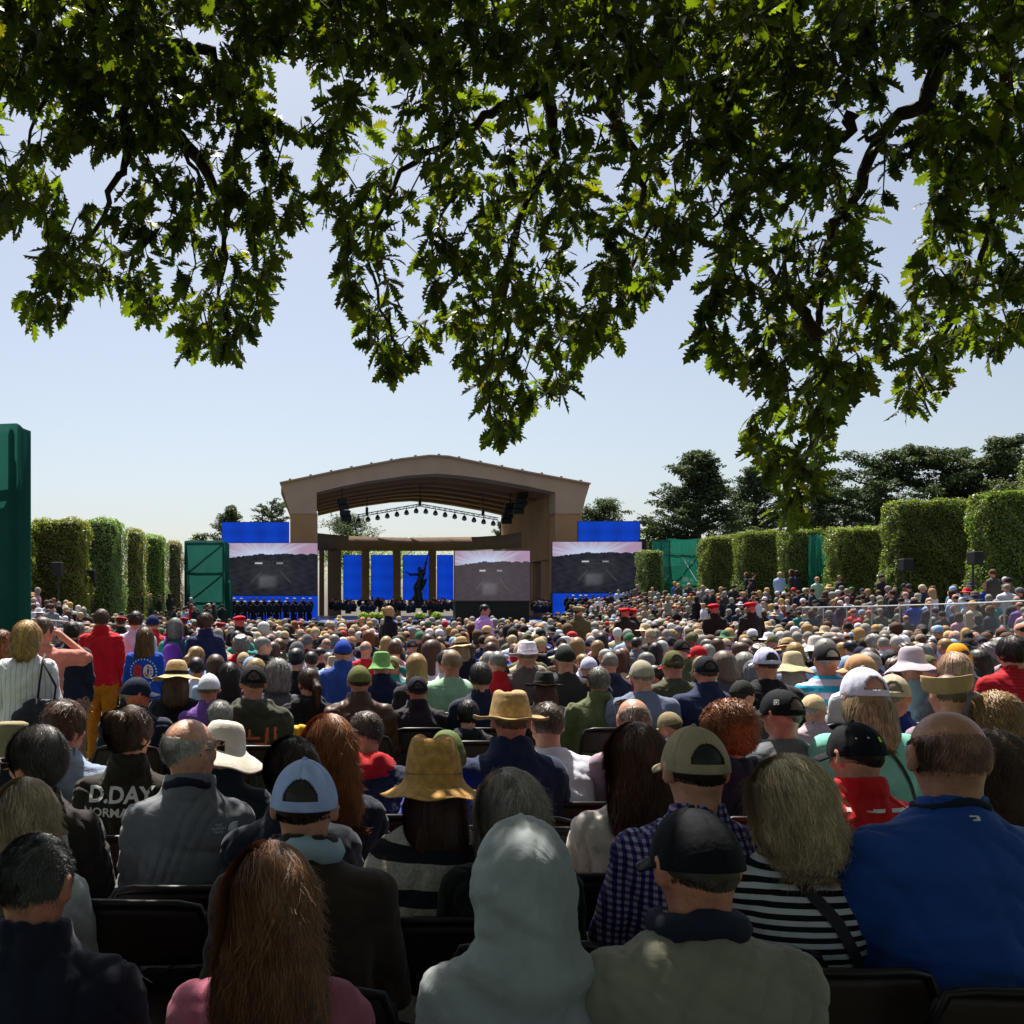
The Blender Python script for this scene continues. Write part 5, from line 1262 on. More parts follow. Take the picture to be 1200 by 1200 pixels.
p('E6', 'man with olive cap and brown leather jacket', 421, 777, 5.3, hair='crop', hcol='30241c', hat='capshut', hatc='6b6a3e', top='jacket', tm='leather', tcol='4b2d18', w=1.14, skin=RED, chr='man in the brown leather jacket')
p('E7', 'man with navy cap and dark plum jacket', 489, 790, 5.6, hair='crop', hcol='30241c', hat='cap', hatc='1c1a2c', top='jacket', tcol='251c26', w=1.08, skin=RED, chr='man in the dark plum jacket')
p('E8', 'woman with brown ponytail and black hooded coat', 361, 782, 5.7, sex='f', hair='pony', hcol='43291a', top='hoodie', tcol='16161a', yaw=-30, w=1.1, chr='woman in the black hooded coat')
p('E9', 'person with silver bob beside the man in green hoodie', 325, 772, 6.0, sex='f', hair='bob', hcol='8f8a84', tcol='5a5a60', chr='person with silver bob')
p('E10', 'grey haired man in navy suit and lilac collar', 563, 775, 5.6, hair='short', hcol='3b3632', tcol='1a2038', top='shirt', w=1.05, chr='man in the navy suit')
p('E11', 'woman with black flat brimmed hat and dusty lilac coat', 638, 785, 5.9, sex='f', hair='under_long', hcol='5a3320', hat='fedora', hatc='15130f', band='3a3020', tcol='8d7f8e', chr='woman in the black flat brimmed hat')
p('E12', 'grey haired man in moss green jacket', 701, 781, 5.6, hair='short', hcol='6b675e', tcol='5c6340', top='jacket', w=1.14, skin=RED, chr='man in the moss green jacket')
p('E13', 'man with light cap and blue grey t-shirt', 752, 771, 5.5, hair='crop', hcol='8a7a6c', hat='capshut', hatc='a39a84', top='tee', tcol='6d7690', w=1.16, chr='man in the blue grey t-shirt')
p('E14', 'man with black cap and dark blue quilted jacket', 827, 766, 5.6, hair='crop', hcol='3a2c24', hat='cap', hatc='13151c', tcol='1b2648', top='jacket', w=1.14, skin=RED, chr='man in the blue quilted jacket')
p('E15', 'man with white violet cap and black t-shirt', 898, 756, 5.7, hair='crop', hcol='33261e', hat='cap', hatc='c9c8e8', top='tee', tcol='131218', w=1.12, skin=RED, chr='man in the black t-shirt')
p('E16', 'white haired man with black cap and teal striped shirt', 968, 752, 5.8, hair='crop', hcol='bdb6ae', hat='cap', hatc='1a1418', tm='stripes_teal', top='tee', w=1.08, skin=RED, chr='man in the teal striped shirt')
p('E17', 'woman with beige sun hat and cloth flower', 929, 762, 6.6, sex='f', hair='under_long', hcol='a09080', hat='sunhat', hatc='c7b48c', tcol='a893a8', yaw=20, chr='woman in the beige sun hat')
p('E18', 'person with bright orange beanie and dark grey jacket', 1123, 752, 6.6, hat='beanie', hatc='e29a12', hair='crop', hcol='2c2420', tcol='3a3a40', top='jacket', chr='person in the orange beanie')
p('E19', 'woman with strawberry white bob in grey coat', 1117, 765, 5.7, sex='f', hair='bob', hcol='c9a488', tcol='66626a', top='jacket', chr='woman with the strawberry white bob')
p('E20', 'man with dark hair and red fine striped shirt', 1186, 746, 6.0, hair='thick', hcol='2b1a12', tm='red_lines', w=1.15, skin=RED, chr='man in the red striped shirt')
p('E21', 'man with camouflage cap and olive lettered t-shirt', 789, 760, 6.3, hair='crop', hcol='4a3a2e', hat='cap', hatc='5b5a34', top='tee', tcol='4b4a34', w=1.08, skin=RED, chr='man in the camouflage cap')
p('E22', 'woman with wavy grey brown hair in grey top', 848, 762, 6.7, sex='f', hair='wavy', hcol='6e5a48', tcol='4a4b50', chr='woman with wavy grey brown hair')
p('E23', 'sandy haired man in pale green t-shirt', 529, 760, 6.4, hair='short', hcol='9c7f62', top='tee', tcol='8fb491', w=1.05, skin=RED, chr='man in the pale green t-shirt')
p('E24', 'person with white felt hat beside a second white hat', 618, 750, 7.0, hair='short', hcol='8d7c62', hat='fedora', hatc='d6cfd8', band='a79fa8', tcol='6a5a5a', chr='person in the white felt hat')
p('E25', 'man with dark green cap and dark grey t-shirt', 662, 754, 6.6, hair='short', hcol='2a211a', hat='capshut', hatc='252a24', top='tee', tcol='33302e', chr='man in the dark green cap')
p('E26', 'person with white and grey sun hat in light blue t-shirt', 1068, 756, 5.9, hair='crop', hcol='7a6a5c', hat='sunhat', hatc='b8aab4', top='tee', tcol='9dbcca', chr='person in the white and grey sun hat')
p('E27', 'man with short dark hair in bright red jacket', 583, 762, 7.0, hair='short', hcol='7e7a74', tcol='c21c28', top='jacket', chr='man in the bright red jacket')
p('E28', 'woman with long straight blonde hair between dark coats', 488, 765, 6.6, sex='f', hair='long', hcol='a98752', tcol='2a2226', chr='woman with straight blonde hair')
p('E29', 'person with pale blue bucket hat', 690, 768, 7.2, hair='short', hcol='a8a098', hat='capshut', hatc='c6c4dc', tcol='1c2540', top='jacket', chr='person in the pale blue hat')
p('E30', 'person with bright green knitted hat', 447, 762, 6.9, hair='crop', hcol='2a2622', hat='bucket', hatc='7fb466', tcol='1d2544', top='jacket', chr='person in the green knitted hat')
p('E31', 'woman with long dark hair in plum coat', 268, 776, 6.2, sex='f', hair='long', hcol='1f1614', tcol='4a3648', chr='woman with long dark hair in plum')
p('E32', 'person with peach and beige visor cap facing left', 1008, 764, 5.6, hair='crop', hcol='9a8a7a', hat='capshut', hatc='cf9c74', tcol='d0cccc', yaw=-40, skin=RED, chr='person in the peach cap')
p('E33', 'person with tan cap and sand coloured scarf facing right', 953, 812, 4.9, hair='short', hcol='b9b2aa', hat='capshut', hatc='cdb188', tcol='b9a0a8', yaw=50, pitch=20, chr='person in the tan cap facing right')
p('E34', 'person with black cap bent towards a grey scarf', 870, 795, 5.1, hair='crop', hcol='2b241e', hat='capshut', hatc='23221f', tcol='232a2e', top='jacket', yaw=45, pitch=20, chr='person in the black cap bent to the right')
p('E35', 'man with flat olive cap in a white shirt, bent over', 785, 833, 4.9, hair='crop', hcol='4c3a2c', hat='capshut', hatc='8a7a5c', tcol='c9c9d6', yaw=-30, pitch=24, lean=.3, skin=RED, chr='man in the flat olive cap')
p('E36', 'person with dark hair in black hooded coat bending low', 548, 822, 5.2, hair='thick', hcol='1e1713', tcol='121216', top='hoodie', lean=.4, pitch=20, chr='person in the black coat bending low')
p('E37', 'man with navy baseball cap leaning towards his neighbour', 402, 748, 7.4, hair='crop', hcol='3a2c24', hat='capshut', hatc='1f3fa0', tcol='2c4a9a', top='jacket', chr='man in the navy cap')
p('E38', 'person with silver grey bob and headphones', 885, 772, 6.2, sex='f', hair='bob', hcol='8d8f94', tcol='7f86a4', chr='person with silver grey bob')
# people standing in the aisle at the left
SG = 'people standing in the left aisle'
def st(k, *a, **kw): kw.setdefault('group', SG); kw.setdefault('kind', 'stand'); kw.setdefault('pitch', 0); kw.setdefault('lean', 0.02); kw['lod'] = 1; return p(k, *a, **kw)
st('S1', 'blonde woman in white striped blouse with black shoulder bag', 32, 727, 6.2, sex='f', hair='wavy', hcol='c29c62', tm='stripes_blouse', w=1.15, trc='1a1a1e', yaw=6)
st('S2', 'man in salmon shirt shading his eyes with one arm', 50, 722, 6.9, hair='short', hcol='5a4230', tcol='c47a6c', top='tee', yaw=35, armup=True, trc='4a3c30', w=1.02, skin=RED)
st('S3', 'woman in navy top and patterned skirt', 84, 727, 8.6, sex='f', hair='short', hcol='2a1d16', tcol='1a1e34', trc='8d7468', trm='floral', w=1.05, yaw=-10)
st('S4', 'man in bright red jacket and ochre trousers', 119, 713, 9.6, hair='short', hcol='56381f', tcol='c80f1e', top='jacket', trc='b8701c', w=1.08)
st('S5', 'man in white long sleeved shirt', 159, 715, 10.0, hair='short', hcol='2e1f16', tcol='c4c8dc', trc='2a3046', w=1.05)
st('S6', 'woman in blue top with red and white number 80', 170, 735, 8.9, sex='f', hair='long', hcol='6e4e2e', tcol='1248b4', trc='1a1c24', w=1.1, yaw=-6)
st('S7', 'man with navy cap and red sweater', 179, 719, 10.6, hair='crop', hcol='3a2a20', hat='capshut', hatc='18204a', tcol='b81a22', top='jacket', trc='20242e', skin=RED, w=1.05)
st('S8', 'woman with grey bob and purple backpack', 205, 724, 10.4, sex='f', hair='bob', hcol='7c7872', tcol='1e7a66', trc='20242e')
st('S9', 'young man with curly brown hair in dark blue suit', 241, 718, 10.2, hair='thick', hcol='4a2d1a', tcol='16204a', top='jacket', trc='131a34', yaw=25, w=1.0)
st('S10', 'woman with auburn hair and tan top at left edge', 2, 738, 6.6, sex='f', hair='wavy', hcol='7a4422', tcol='8a5c34', trc='2a201c')
st('S11', 'person in dark olive clothes with maroon beret behind red jacket', 142, 721, 15, hair='crop', hcol='2a2018', hat='beret', hatc='7c1420', tcol='24281c', top='jacket', trc='20241a', lean=.0)
st('S12', 'man with light grey hair behind the salmon shirt', 92, 729, 10.6, hair='short', hcol='6e6860', tcol='26282e', trc='1e2028', yaw=10)
BG = 'uniformed people with red berets standing in the audience'
bl = [('with maroon beret left of the dark blue suit', 215, 722, 19), ('with bright red beret just right of the dark blue suit', 281, 720, 16), ('with maroon beret in line with the left green scaffold', 259, 728, 19),
      ('with red beret, left of a pair below the right screen', 732, 711, 21), ('with red beret, right of a pair below the right screen', 741, 712, 21.8), ('with red beret in line with the right green scaffold', 837, 706, 20.5),
      ('with red beret under the lower clipped hedges', 880, 704, 20), ('with tan beret and olive back below the right screen', 678, 709, 20.)]
for i, (t, px, py, Y) in enumerate(bl):
    st('R%d' % i, 'soldier in dark brown uniform '+t, px, py, Y, hair='crop', hcol='30241c', hat='beret', hatc='c01220' if i in (1, 3, 4, 5, 6) else ('7c1420' if i < 7 else '8a7a5a'), tcol='2c1a18' if i < 7 else '5a5334', top='jacket', trc='241a18', group=BG,
       yaw=[0, 160, 20, 150, 30, 170, 175, 30][i], skin=hexc('d05a48') if i in (1, 3, 4, 5, 6) else RED, body=[0, 0, 20, 0, 0, 0, 0, 20][i])
st('K1', 'dark haired man in pink and lilac shirt walking below middle screen', 568, 708, 20.5, hair='short', hcol='241a18', tcol='c89ae0', top='shirt', trc='b03a80', yaw=60, body=60, group='people standing before the stage', skin=RED)
st('K2', 'blonde woman with hair bun in black jacket below the statue', 456, 710, 19.0, sex='f', hair='bun', hcol='c8a070', tcol='12131c', top='jacket', yaw=60, body=50, group='people standing before the stage')
# ------------------------------------------------------------ clothing details on the people above
def T(k): return G[k][1]
def PS(k): return G[k][2]
z = PS('D1')['neck'][1]
back_print(T('D1'), 'D.DAY', .085, -.012, z-.105, M['white_print'], None, (1.05, 1), bold=.0025); back_print(T('D1'), 'NORMANDY', .046, -.012, z-.17, M['white_print'], None, (1.15, 1), bold=.001)
z = PS('S6')['neck'][1]
o6 = T('S6')
a8 = back_print(o6, '8', .20, -.06, z-.27, M['red_print'], None, bold=.009); back_print(o6, '0', .20, .062, z-.27, M['white_print'], None, bold=.012); back_print(o6, '0', .185, .062, z-.27, M['red_print'], None, bold=.004)
for i in range(24):
    pass
stars = []
for i in range(26):
    a = i*2*math.pi/26; stars.append((math.cos(a)*.15-.007, math.sin(a)*.15-.009, math.cos(a)*.15+.007, math.sin(a)*.15+.009))
wrap_back(rects(stars), o6, 0, z-.27, M['white_print'], name='ring_print')
# striped emblem on the green hooded top: upright bars, a square and a short bar above
z = PS('E1')['neck'][1]; x0 = -.13
bars = []
for i in range(7):
    x = -.15+.05*i; top_ = .13 if i in (0, 1, 6, 5) else -.03; bars.append((x-.009, -.16, x+.009, top_ if i != 1 else .13))
bars += [(-.10, .02, .10, .035), (-.10, .02, -.085, .10), (.085, .02, .10, .10), (-.055, .055, .055, .072), (-.15, -.165, .15, -.15), (-.02, .055, -.004, .12)]
wrap_back(rects(bars), T('E1'), 0, z-.28, M['orange_print'], name='emblem')
# pale mark on the grey pullover's right shoulder blade: quarter dome of three bands and lettering
z = PS('C1')['neck'][1]; dome = []
for k_, r0 in enumerate((.010, .018, .026)):
    for i in range(5):
        a0 = math.pi/2*(i/5); a1 = math.pi/2*((i+1)/5); dome.append((math.cos(a1)*r0, math.sin(a0)*r0, math.cos(a0)*(r0+.005), math.sin(a1)*(r0+.003)))
wrap_back(rects([(.018-q[2], q[1], .018-q[0], q[3]) for q in dome]), T('C1'), .155, z-.125, M['white_print'], name='emblem')
for i, w in enumerate(('THE', 'NORTH', 'FACE')): back_print(T('C1'), w, .0125, .112, z-.104-.0115*i, M['white_print'], None)
back_print(T('E21'), 'LEGION', .075, 0, PS('E21')['neck'][1]-.17, M['white_print'], None, bold=.001)
# white upper panel and dark collar of the red jacket; yoke on shoulders
z = PS('C7')['neck'][1]; wrap_back(rects([(-.17, .0, .17, .012)]), T('C7'), 0, z-.055, M['white_print'], name='piping')
z = PS('B4')['neck'][1]; wrap_back(rects([(-.01, .008, .01, .011), (-.004, .000, .012, .003), (.004, .003, .012, .008)]), T('B4'), .0, z-.005, M['white_print'], name='emblem')
z = PS('D7')['neck'][1]
# headgear marks
def hat_mark(k, rs_, m, name='emblem', x0=0, z0=.03, side=0):
    cap_ = [c for c in G[k][0].children if c.name.startswith('cap')][0]; me = rects(rs_); bv = BVHTree.FromPolygons([v.co for v in cap_.data.vertices], [q.vertices for q in cap_.data.polygons])
    rot = Matrix.Rotation(side, 3, 'Z')
    b = bmesh.new(); b.from_mesh(me)
    for v_ in b.verts:
        s_ = rot @ Vector((x0+v_.co.x, -.4, z0+v_.co.y)); d_ = rot @ Vector((0, 1, 0)); h = bv.ray_cast(s_, d_); v_.co = (h[0] if h[0] else s_+d_*.29)-d_*.0018
    b.to_mesh(me); b.free(); me.materials.append(m); link(name, me, cap_)
hat_mark('C7', [(.012, 0, .024, .018)], M['lime_print'], z0=.035); hat_mark('C7', [(-.055, .014, -.02, .019), (.035, .004, .06, .009)], M['white_print'], 'reflective_strip', z0=.035)
hat_mark('D11', [(-.012, 0, -.009, .024), (.009, 0, .012, .024), (-.012, .021, .012, .024), (-.012, 0, .012, .003), (-.005, .007, .005, .016)], M['white_print'], z0=.04, side=R(-62))
# necklace style details: lanyards, headband, sunglasses, bags
def child_tube(o, name, pts, rad, m, flat=False): return MB().tube(pts, rad, 6).build(name, m, o, True)
M['pink'] = mat('pink', col=hexc('c87a92'), rough=.5); M['navy_c'] = mat('navy_c', col=hexc('141a30'), rough=.9, bump=.004, bscale=20); M['paleblue_c'] = mat('paleblue_c', col=hexc('9fb6c4'), rough=.9, bump=.006, bscale=20)
M['black_c'] = mat('black_c', col=(.014, .014, .017), rough=.75, bump=.004, bscale=20); M['purple_c'] = mat('purple_c', col=hexc('6a2f9c'), rough=.7, bump=.004, bscale=20); M['yellow_c'] = mat('yellow_c', col=hexc('e2a81c'), rough=.8, bump=.01, bscale=10)
def scarf(k, m, nm='scarf', rr=.030):
    o_, t_, ps = G[k]; ny, nz = ps['neck']; b = MB(); pts = [(math.cos(a)*.074, ny+.008+math.sin(a)*.076, nz+.006-.022*math.sin(a)+.006*math.sin(3*a)) for a in [2*math.pi*i/20 for i in range(20)]]
    b.tube(pts, [rr*(1+.12*math.sin(i*2.3)) for i in range(20)], 8, closed=True); b.build(nm, m, o_, True)
scarf('A4', M['navy_c']); scarf('B1', M['paleblue_c'], 'hood_lining', .034); scarf('C1', M['navy_c'], 'inner_collar', .018); scarf('B4', M['navy_c'], 'collar_band', .010)
r_, c_ = hexc('c4182a'), None
M['red_c'] = mat('red_c', col=hexc('c4141e'), rough=.85, bump=.006, bscale=18)
o_, t_, ps = G['D5']; ny, nz = ps['neck']
f_ = union([ell((0, ny-.08, nz-.03), (.13, .075, .06)), cap((-.11, ny+.0, nz-.02), .038, (-.05, ny-.08, nz+.01), .044), cap((.11, ny, nz-.02), .038, (.05, ny-.08, nz+.01), .044)], .03)
V, Q = surfnet(f_, axis(-.2, .2, .012), axis(ny-.2, ny+.1, .012), axis(nz-.14, nz+.1, .012)); V = wrinkle(V, vnormals(V, Q), 5, .004, ps); link('hood', mesh_np('hood', V, Q, M['red_c']), o_)
o_, t_, ps = G['A2']
hb = MB().tube([(math.cos(a)*.093-.0, .012+.25*math.cos(a)*0-.008*0+.0, .015+math.sin(a)*.098) for a in [math.pi*(i/16)*1.0 for i in range(17)]], .006, 6).build('headband', M['pink'], o_, True); hb.matrix_local = ps['HM']
for k in ('C1',): sunglasses(G[k][0], PS(k)['HM'])
sunglasses(G['C0'][0], PS('C0')['HM']); sunglasses(G['D9'][0], PS('D9')['HM'], R(62))
# lanyard ribbons and bag straps
def strap(k, pts, rad, m, nm='bag_strap'):
    """lies on the back of the garment; pts in (x, z)"""
    o_, t_, ps = G[k]; me_ = t_.data; bv = BVHTree.FromPolygons([v.co for v in me_.vertices], [q.vertices for q in me_.polygons]); V = []; n = 26
    for i in range(n+1):
        t = i/n*(len(pts)-1); j = min(int(t), len(pts)-2); w = t-j; x = pts[j][0]*(1-w)+pts[j+1][0]*w; zz = pts[j][1]*(1-w)+pts[j+1][1]*w
        dx = pts[j+1][0]-pts[j][0]; dz = pts[j+1][1]-pts[j][1]; L = math.hypot(dx, dz); px_, pz_ = -dz/L*rad, dx/L*rad
        for s_ in (-1, 1):
            h = bv.ray_cast(Vector((x+px_*s_, -1.2, zz+pz_*s_)), Vector((0, 1, 0))); V.append((x+px_*s_, (h[0].y if h[0] else -.08)-.005, zz+pz_*s_))
    Q = [(2*i, 2*i+2, 2*i+3, 2*i+1) for i in range(n)]; link(nm, mesh_np(nm, V, Q, m), o_)
z = PS('B3')['neck'][1]; strap('B3', [(-.06, z-.02), (.05, z-.16), (.16, z-.36)], .017, M['black_c'])
z = PS('D12')['neck'][1]; strap('D12', [(-.0, z-.04), (.08, z-.18), (.16, z-.34)], .008, M['black_c'])
z = PS('C0')['neck'][1]; strap('C0', [(.13, z-.10), (.15, z-.2), (.10, z-.32)], .012, M['galv'])
z = PS('A4')['neck'][1]
# black shoulder bag of the blonde standing woman
o_, t_, ps = G['S1']; w0 = o_.matrix_basis
bag = empty('shoulder_bag', o_.location+Vector((.18, -.20, .99))); tag(bag, 'large black shoulder bag hanging on the blonde woman in the white blouse', 'bag')
f_ = union([ell((0, 0, 0), (.19, .075, .13)), ell((-.03, 0, -.04), (.21, .08, .10))], .04); V, Q = surfnet(f_, axis(-.28, .24, .015), axis(-.13, .13, .015), axis(-.18, .17, .015)); V = wrinkle(V, vnormals(V, Q), 9, .004, dict(hz=0)); link('pouch', mesh_np('pouch', V, Q, M['black_c']), bag)
for q in (-.05, .07): MB().tube([(q, .04, .10), (q+.01, .05, .22), (-.03, .10, .40), (-.04, .2, .44)], .009, 6).build('handle', M['black_c'], bag, True)
o_, t_, ps = G['S8']; bp_ = empty('backpack', o_.location+Vector((.0, -.19, 1.18))); tag(bp_, 'purple backpack worn by the standing woman with grey bob', 'backpack')
f_ = union([ell((0, 0, 0), (.13, .09, .19)), ell((0, -.05, -.06), (.1, .06, .1))], .03); V, Q = surfnet(f_, axis(-.18, .18, .018), axis(-.16, .14, .018), axis(-.24, .24, .018)); link('pouch', mesh_np('pouch', V, Q, M['purple_c']), bp_)
for s_ in (-1, 1): MB().tube([(s_*.09, .04, .1), (s_*.11, .12, .24), (s_*.12, .22, .2)], .016, 6).build('strap', M['purple_c'], bp_, True)
# chairs standing empty between people
def empty_chair(px, py, Y, lb, s=None):
    zt = H-(py-PY)*Y/F; s = (zt-zg(Y))/.86; s = min(max(s, .95), 1.15); x = (px-PX)*Y/F; return chair(x, Y+.255*s, lb, random.Random(px).uniform(-.06, .06), s)
e0 = empty_chair(160, 1052, 2.75, 'empty folding chair between the navy jacket and the dusty pink sweater')
empty_chair(502, 1050, 2.85, 'empty folding chair just left of the grey hood'); empty_chair(716, 1021, 3.05, 'empty folding chair between the grey hood and the black cap')
empty_chair(664, 967, 3.5, 'empty folding chair left of the woman in the cream cardigan'); empty_chair(716, 970, 3.5, 'empty folding chair behind the woman in the cream cardigan'); empty_chair(678, 908, 4.95, 'empty folding chair beside the man in the white t-shirt')
empty_chair(372, 862, 6.9, 'folding chair draped with a yellow coat'); empty_chair(1185, 822, 7.8, 'empty folding chair just left of the right edge')
c_ = empty('yellow_coat', (P(372, 862, 6.9).x, 7.17, zg(6.9))); tag(c_, 'yellow rain coat draped over a chair back in the middle left', 'coat')
f_ = union([cap((-.19, -.27, .87), .034, (.2, -.27, .88), .032), ell((0.05, -.30, .76), (.17, .03, .12)), ell((-.1, -.3, .72), (.1, .028, .14))], .03); V, Q = surfnet(f_, axis(-.3, .3, .015), axis(-.4, -.18, .012), axis(.5, .95, .015)); V = wrinkle(V, vnormals(V, Q), 2, .006, dict(hz=.5)); link('fabric', mesh_np('fabric', V, Q, M['yellow_c']), c_)
# camera and papers on the empty seat
q = P(178, 1128, 3.05); zz = max(.5, q.z); cx = q.x
pp = empty('folded_newspaper', (cx, 3.22, .50)); tag(pp, 'crumpled newspaper and tissue on the seat of the empty chair', 'newspaper')
gm = grid_mesh('paper', lambda u, v: Vector(((u-.5)*.26, (v-.5)*.2, .015+.02*math.sin(u*9)*math.sin(v*7)+.01*math.sin(u*23+v*17))), 24, 20, mat('paper', col=(.6, .61, .63), rough=.9, noise=.25, nscale=40), None, .002); link('paper', gm, pp)
cm = empty('compact_camera', (cx, 3.18, .535)); tag(cm, 'small silver compact camera lying on the newspaper', 'camera')
MB().box((0, 0, .03), (.10, .035, .058), bev=.006, rx=R(30)).build('camera_body', M['metal'], cm); MB().lathe([(.001, .05), (.018, .05), (.022, .03), (.024, 0)], (0, 0, .05), 20).build('lens_barrel', M['metal'], cm, True); MB().tube([(.05, 0, .04), (.07, -.05, .03), (.03, -.09, .02), (0, -.06, .02)], .003, 5).build('wrist_strap', M['black_metal'], cm, True)
# held newspaper fans in the far crowd
# ------------------------------------------------------------ seated rows further back: individuals
rg = random.Random(77)
bands = [(60, 'below the dark green tower'), (150, 'below the broad left hedge'), (215, 'below the brownish left hedge'), (263, 'below the left green scaffold'), (318, 'below left half of left screen'), (372, 'below right half of left screen'),
         (402, 'below the left stage pier'), (436, 'below the leftmost stage column'), (470, 'below the second stage column'), (505, 'below the bronze statue'), (533, 'just left of the middle screen'), (577, 'below left half of middle screen'), (622, 'below right half of middle screen'),
         (648, 'below the right stage pier'), (700, 'below left half of right screen'), (755, 'below right half of right screen'), (823, 'below the right green scaffold'), (863, 'below the lowest right hedge'), (915, 'below the second right hedge'), (973, 'below the narrow green net'),
         (1037, 'below hedge beside narrow net'), (1090, 'below left half of tall hedge'), (1145, 'below right half of tall hedge'), (1300, 'below the tallest hedge')]
def band(px):
    for b, t in bands:
        if px < b: return t
    return bands[-1][1]
tops = [('navy', '1b2440', 9), ('black', '15151a', 8), ('white', 'cfcfda', 5), ('light blue', '90a8cc', 4), ('grey', '75767c', 4), ('olive green', '565a3a', 3), ('red', 'b81e2a', 3), ('beige', 'b5a588', 3), ('teal', '2f8078', 1), ('purple', '6a4a8c', 1), ('brown', '4f3626', 3), ('royal blue', '23409c', 3), ('pink', 'c490a4', 2), ('maroon', '5c1c28', 2), ('pale green', '93b89a', 1)]
hairs = [('grey', '8a8680', 'short', 5), ('white', 'c2beb8', 'short', 3), ('dark brown', '2a1c14', 'short', 6), ('brown', '573a24', 'thick', 5), ('black', '16110f', 'thick', 3), ('long blonde', 'b08a50', 'long', 4), ('long brown', '4e3020', 'long', 5), ('long dark', '211611', 'long', 3), ('grey bobbed', '8c8882', 'bob', 4), ('sandy bobbed', '9c7a50', 'bob', 4), ('ginger bobbed', '86451f', 'bob', 1), ('curly brown', '533722', 'curly', 3), ('curly grey', '8f8b86', 'curly', 2), ('blonde ponytailed', 'a8834e', 'pony', 2), ('balding grey', '8a857e', 'balding', 4)]
hats = [('white cap', 'd2d2dc', 'capshut', 5), ('navy cap', '1a2038', 'cap', 5), ('black cap', '141418', 'cap', 5), ('beige cap', 'b3a07c', 'capshut', 4), ('olive cap', '5c5c3a', 'cap', 3), ('red cap', 'bb1f28', 'capshut', 2), ('pale blue cap', '8ca8cc', 'capshut', 2), ('straw hat', 'c9a877', 'straw', 3), ('white sun hat', 'd0ccc8', 'sunhat', 2), ('sand sun hat', 'bca987', 'bucket', 3), ('grey beanie', '65666c', 'beanie', 1), ('green cap', '3d6a4a', 'capshut', 1)]
def wpick(L): return rg.choices(L, [q[-1] for q in L])[0]
used = set(); auto = 0; ordn = {21: 'twenty first', 22: 'twenty second', 6: 'sixth', 7: 'seventh', 8: 'eighth', 9: 'ninth', 10: 'tenth', 11: 'eleventh', 12: 'twelfth', 13: 'thirteenth', 14: 'fourteenth', 15: 'fifteenth', 16: 'sixteenth', 17: 'seventeenth', 18: 'eighteenth', 19: 'nineteenth', 20: 'twentieth'}
Y = 8.3; row = 9; NAUTO = 196
while auto < NAUTO and Y < 19:
    x0 = (225-PX)*Y/F if Y < 15 else (0-PX)*Y/F; x1 = (1235-PX)*Y/F; x = x0+rg.random()*.3
    while x < x1:
        xx = x+rg.gauss(0, .05); yy = Y+rg.gauss(0, .08); x += .53+rg.random()*.05
        if rg.random() < .04: continue
        if any((xx-a)**2*1.6+(yy-b)**2*.8 < .30 for a, b, c in PERSONS): continue
        px = PX+F*xx/yy
        for tries in range(30):
            tn, tc_, _ = wpick(tops); hat = rg.random() < .36; hr = wpick(hairs)
            if hat:
                hn, hc_, hk, _ = wpick(hats); desc = 'person in %s, %s top' % (hn, tn); fem = hk in ('straw', 'sunhat', 'bucket') and rg.random() < .6
                hair = 'under_long' if fem else 'crop'; hcol = rg.choice(['3a281c', '8a8680', '6a4c30', 'a58658'])
            else: hn = hr[0]; hair, hcol, hk, hc_ = hr[2], hr[1], None, None; fem = hair in ('long', 'bob', 'pony'); desc = 'person with %s hair, %s top' % (hn, tn)
            lb = '%s, %s row, %s' % (desc, ordn[row], band(px)); lb = lb.replace(' and ', ', ', 1) if len(lb.split()) > 16 else lb
            if lb not in used: break
        used.add(lb)
        yaw = rg.choice([0, 0, 0, 12, -12, 22, -22, 40, -40, 60]); top = rg.choice(['shirt', 'tee', 'jacket', 'jacket', 'hoodie'] if not fem else ['tee', 'jacket', 'shirt'])
        s_ = rg.gauss(.99, .045); lean = rg.choice([.05, .05, .05, .22])
        # height comes from the seat: hand the factory the height at which the head top shows
        au = rg.random() < .05
        key, ps = get_pose('sit', 1. if fem else 1.06, 'f' if fem else 'm', R(yaw), R(8), lean, 0., False)
        zt = zg(yy)+s_*(ps['hc'].z+.098*math.cos(ps['pitch'])+.01+HATH[hk]*.9+(.035 if hair == 'curly' and not hk else 0)); py = PY-(zt-H)*F/yy
        sk_ = rg.choice([SKIN, RED, SKIN, hexc('c08068'), BROWN if rg.random() < .3 else SKIN])
        po, _t, _p = person(lb, px, py, yy, sex='f' if fem else 'm', yaw=yaw, pitch=8, lean=lean, w=1. if fem else 1.06, top=top, tcol=tc_, hair=hair, hcol=hcol, hat=hk, hatc=hc_, band='1a1614' if hk == 'straw' else None, skin=sk_, lod=2, shoes=False, armup=au,
               trc=rg.choice(['14161d', '23283a', '3a3630', '6a5f4c']), body=rg.gauss(0, 9)); auto += 1; po.rotation_euler[0] = rg.gauss(0, .03); po.rotation_euler[1] = rg.gauss(0, .045)
        if auto >= NAUTO: break
    Y += .86; row += 1
YEND, XEND = Y-.86, x
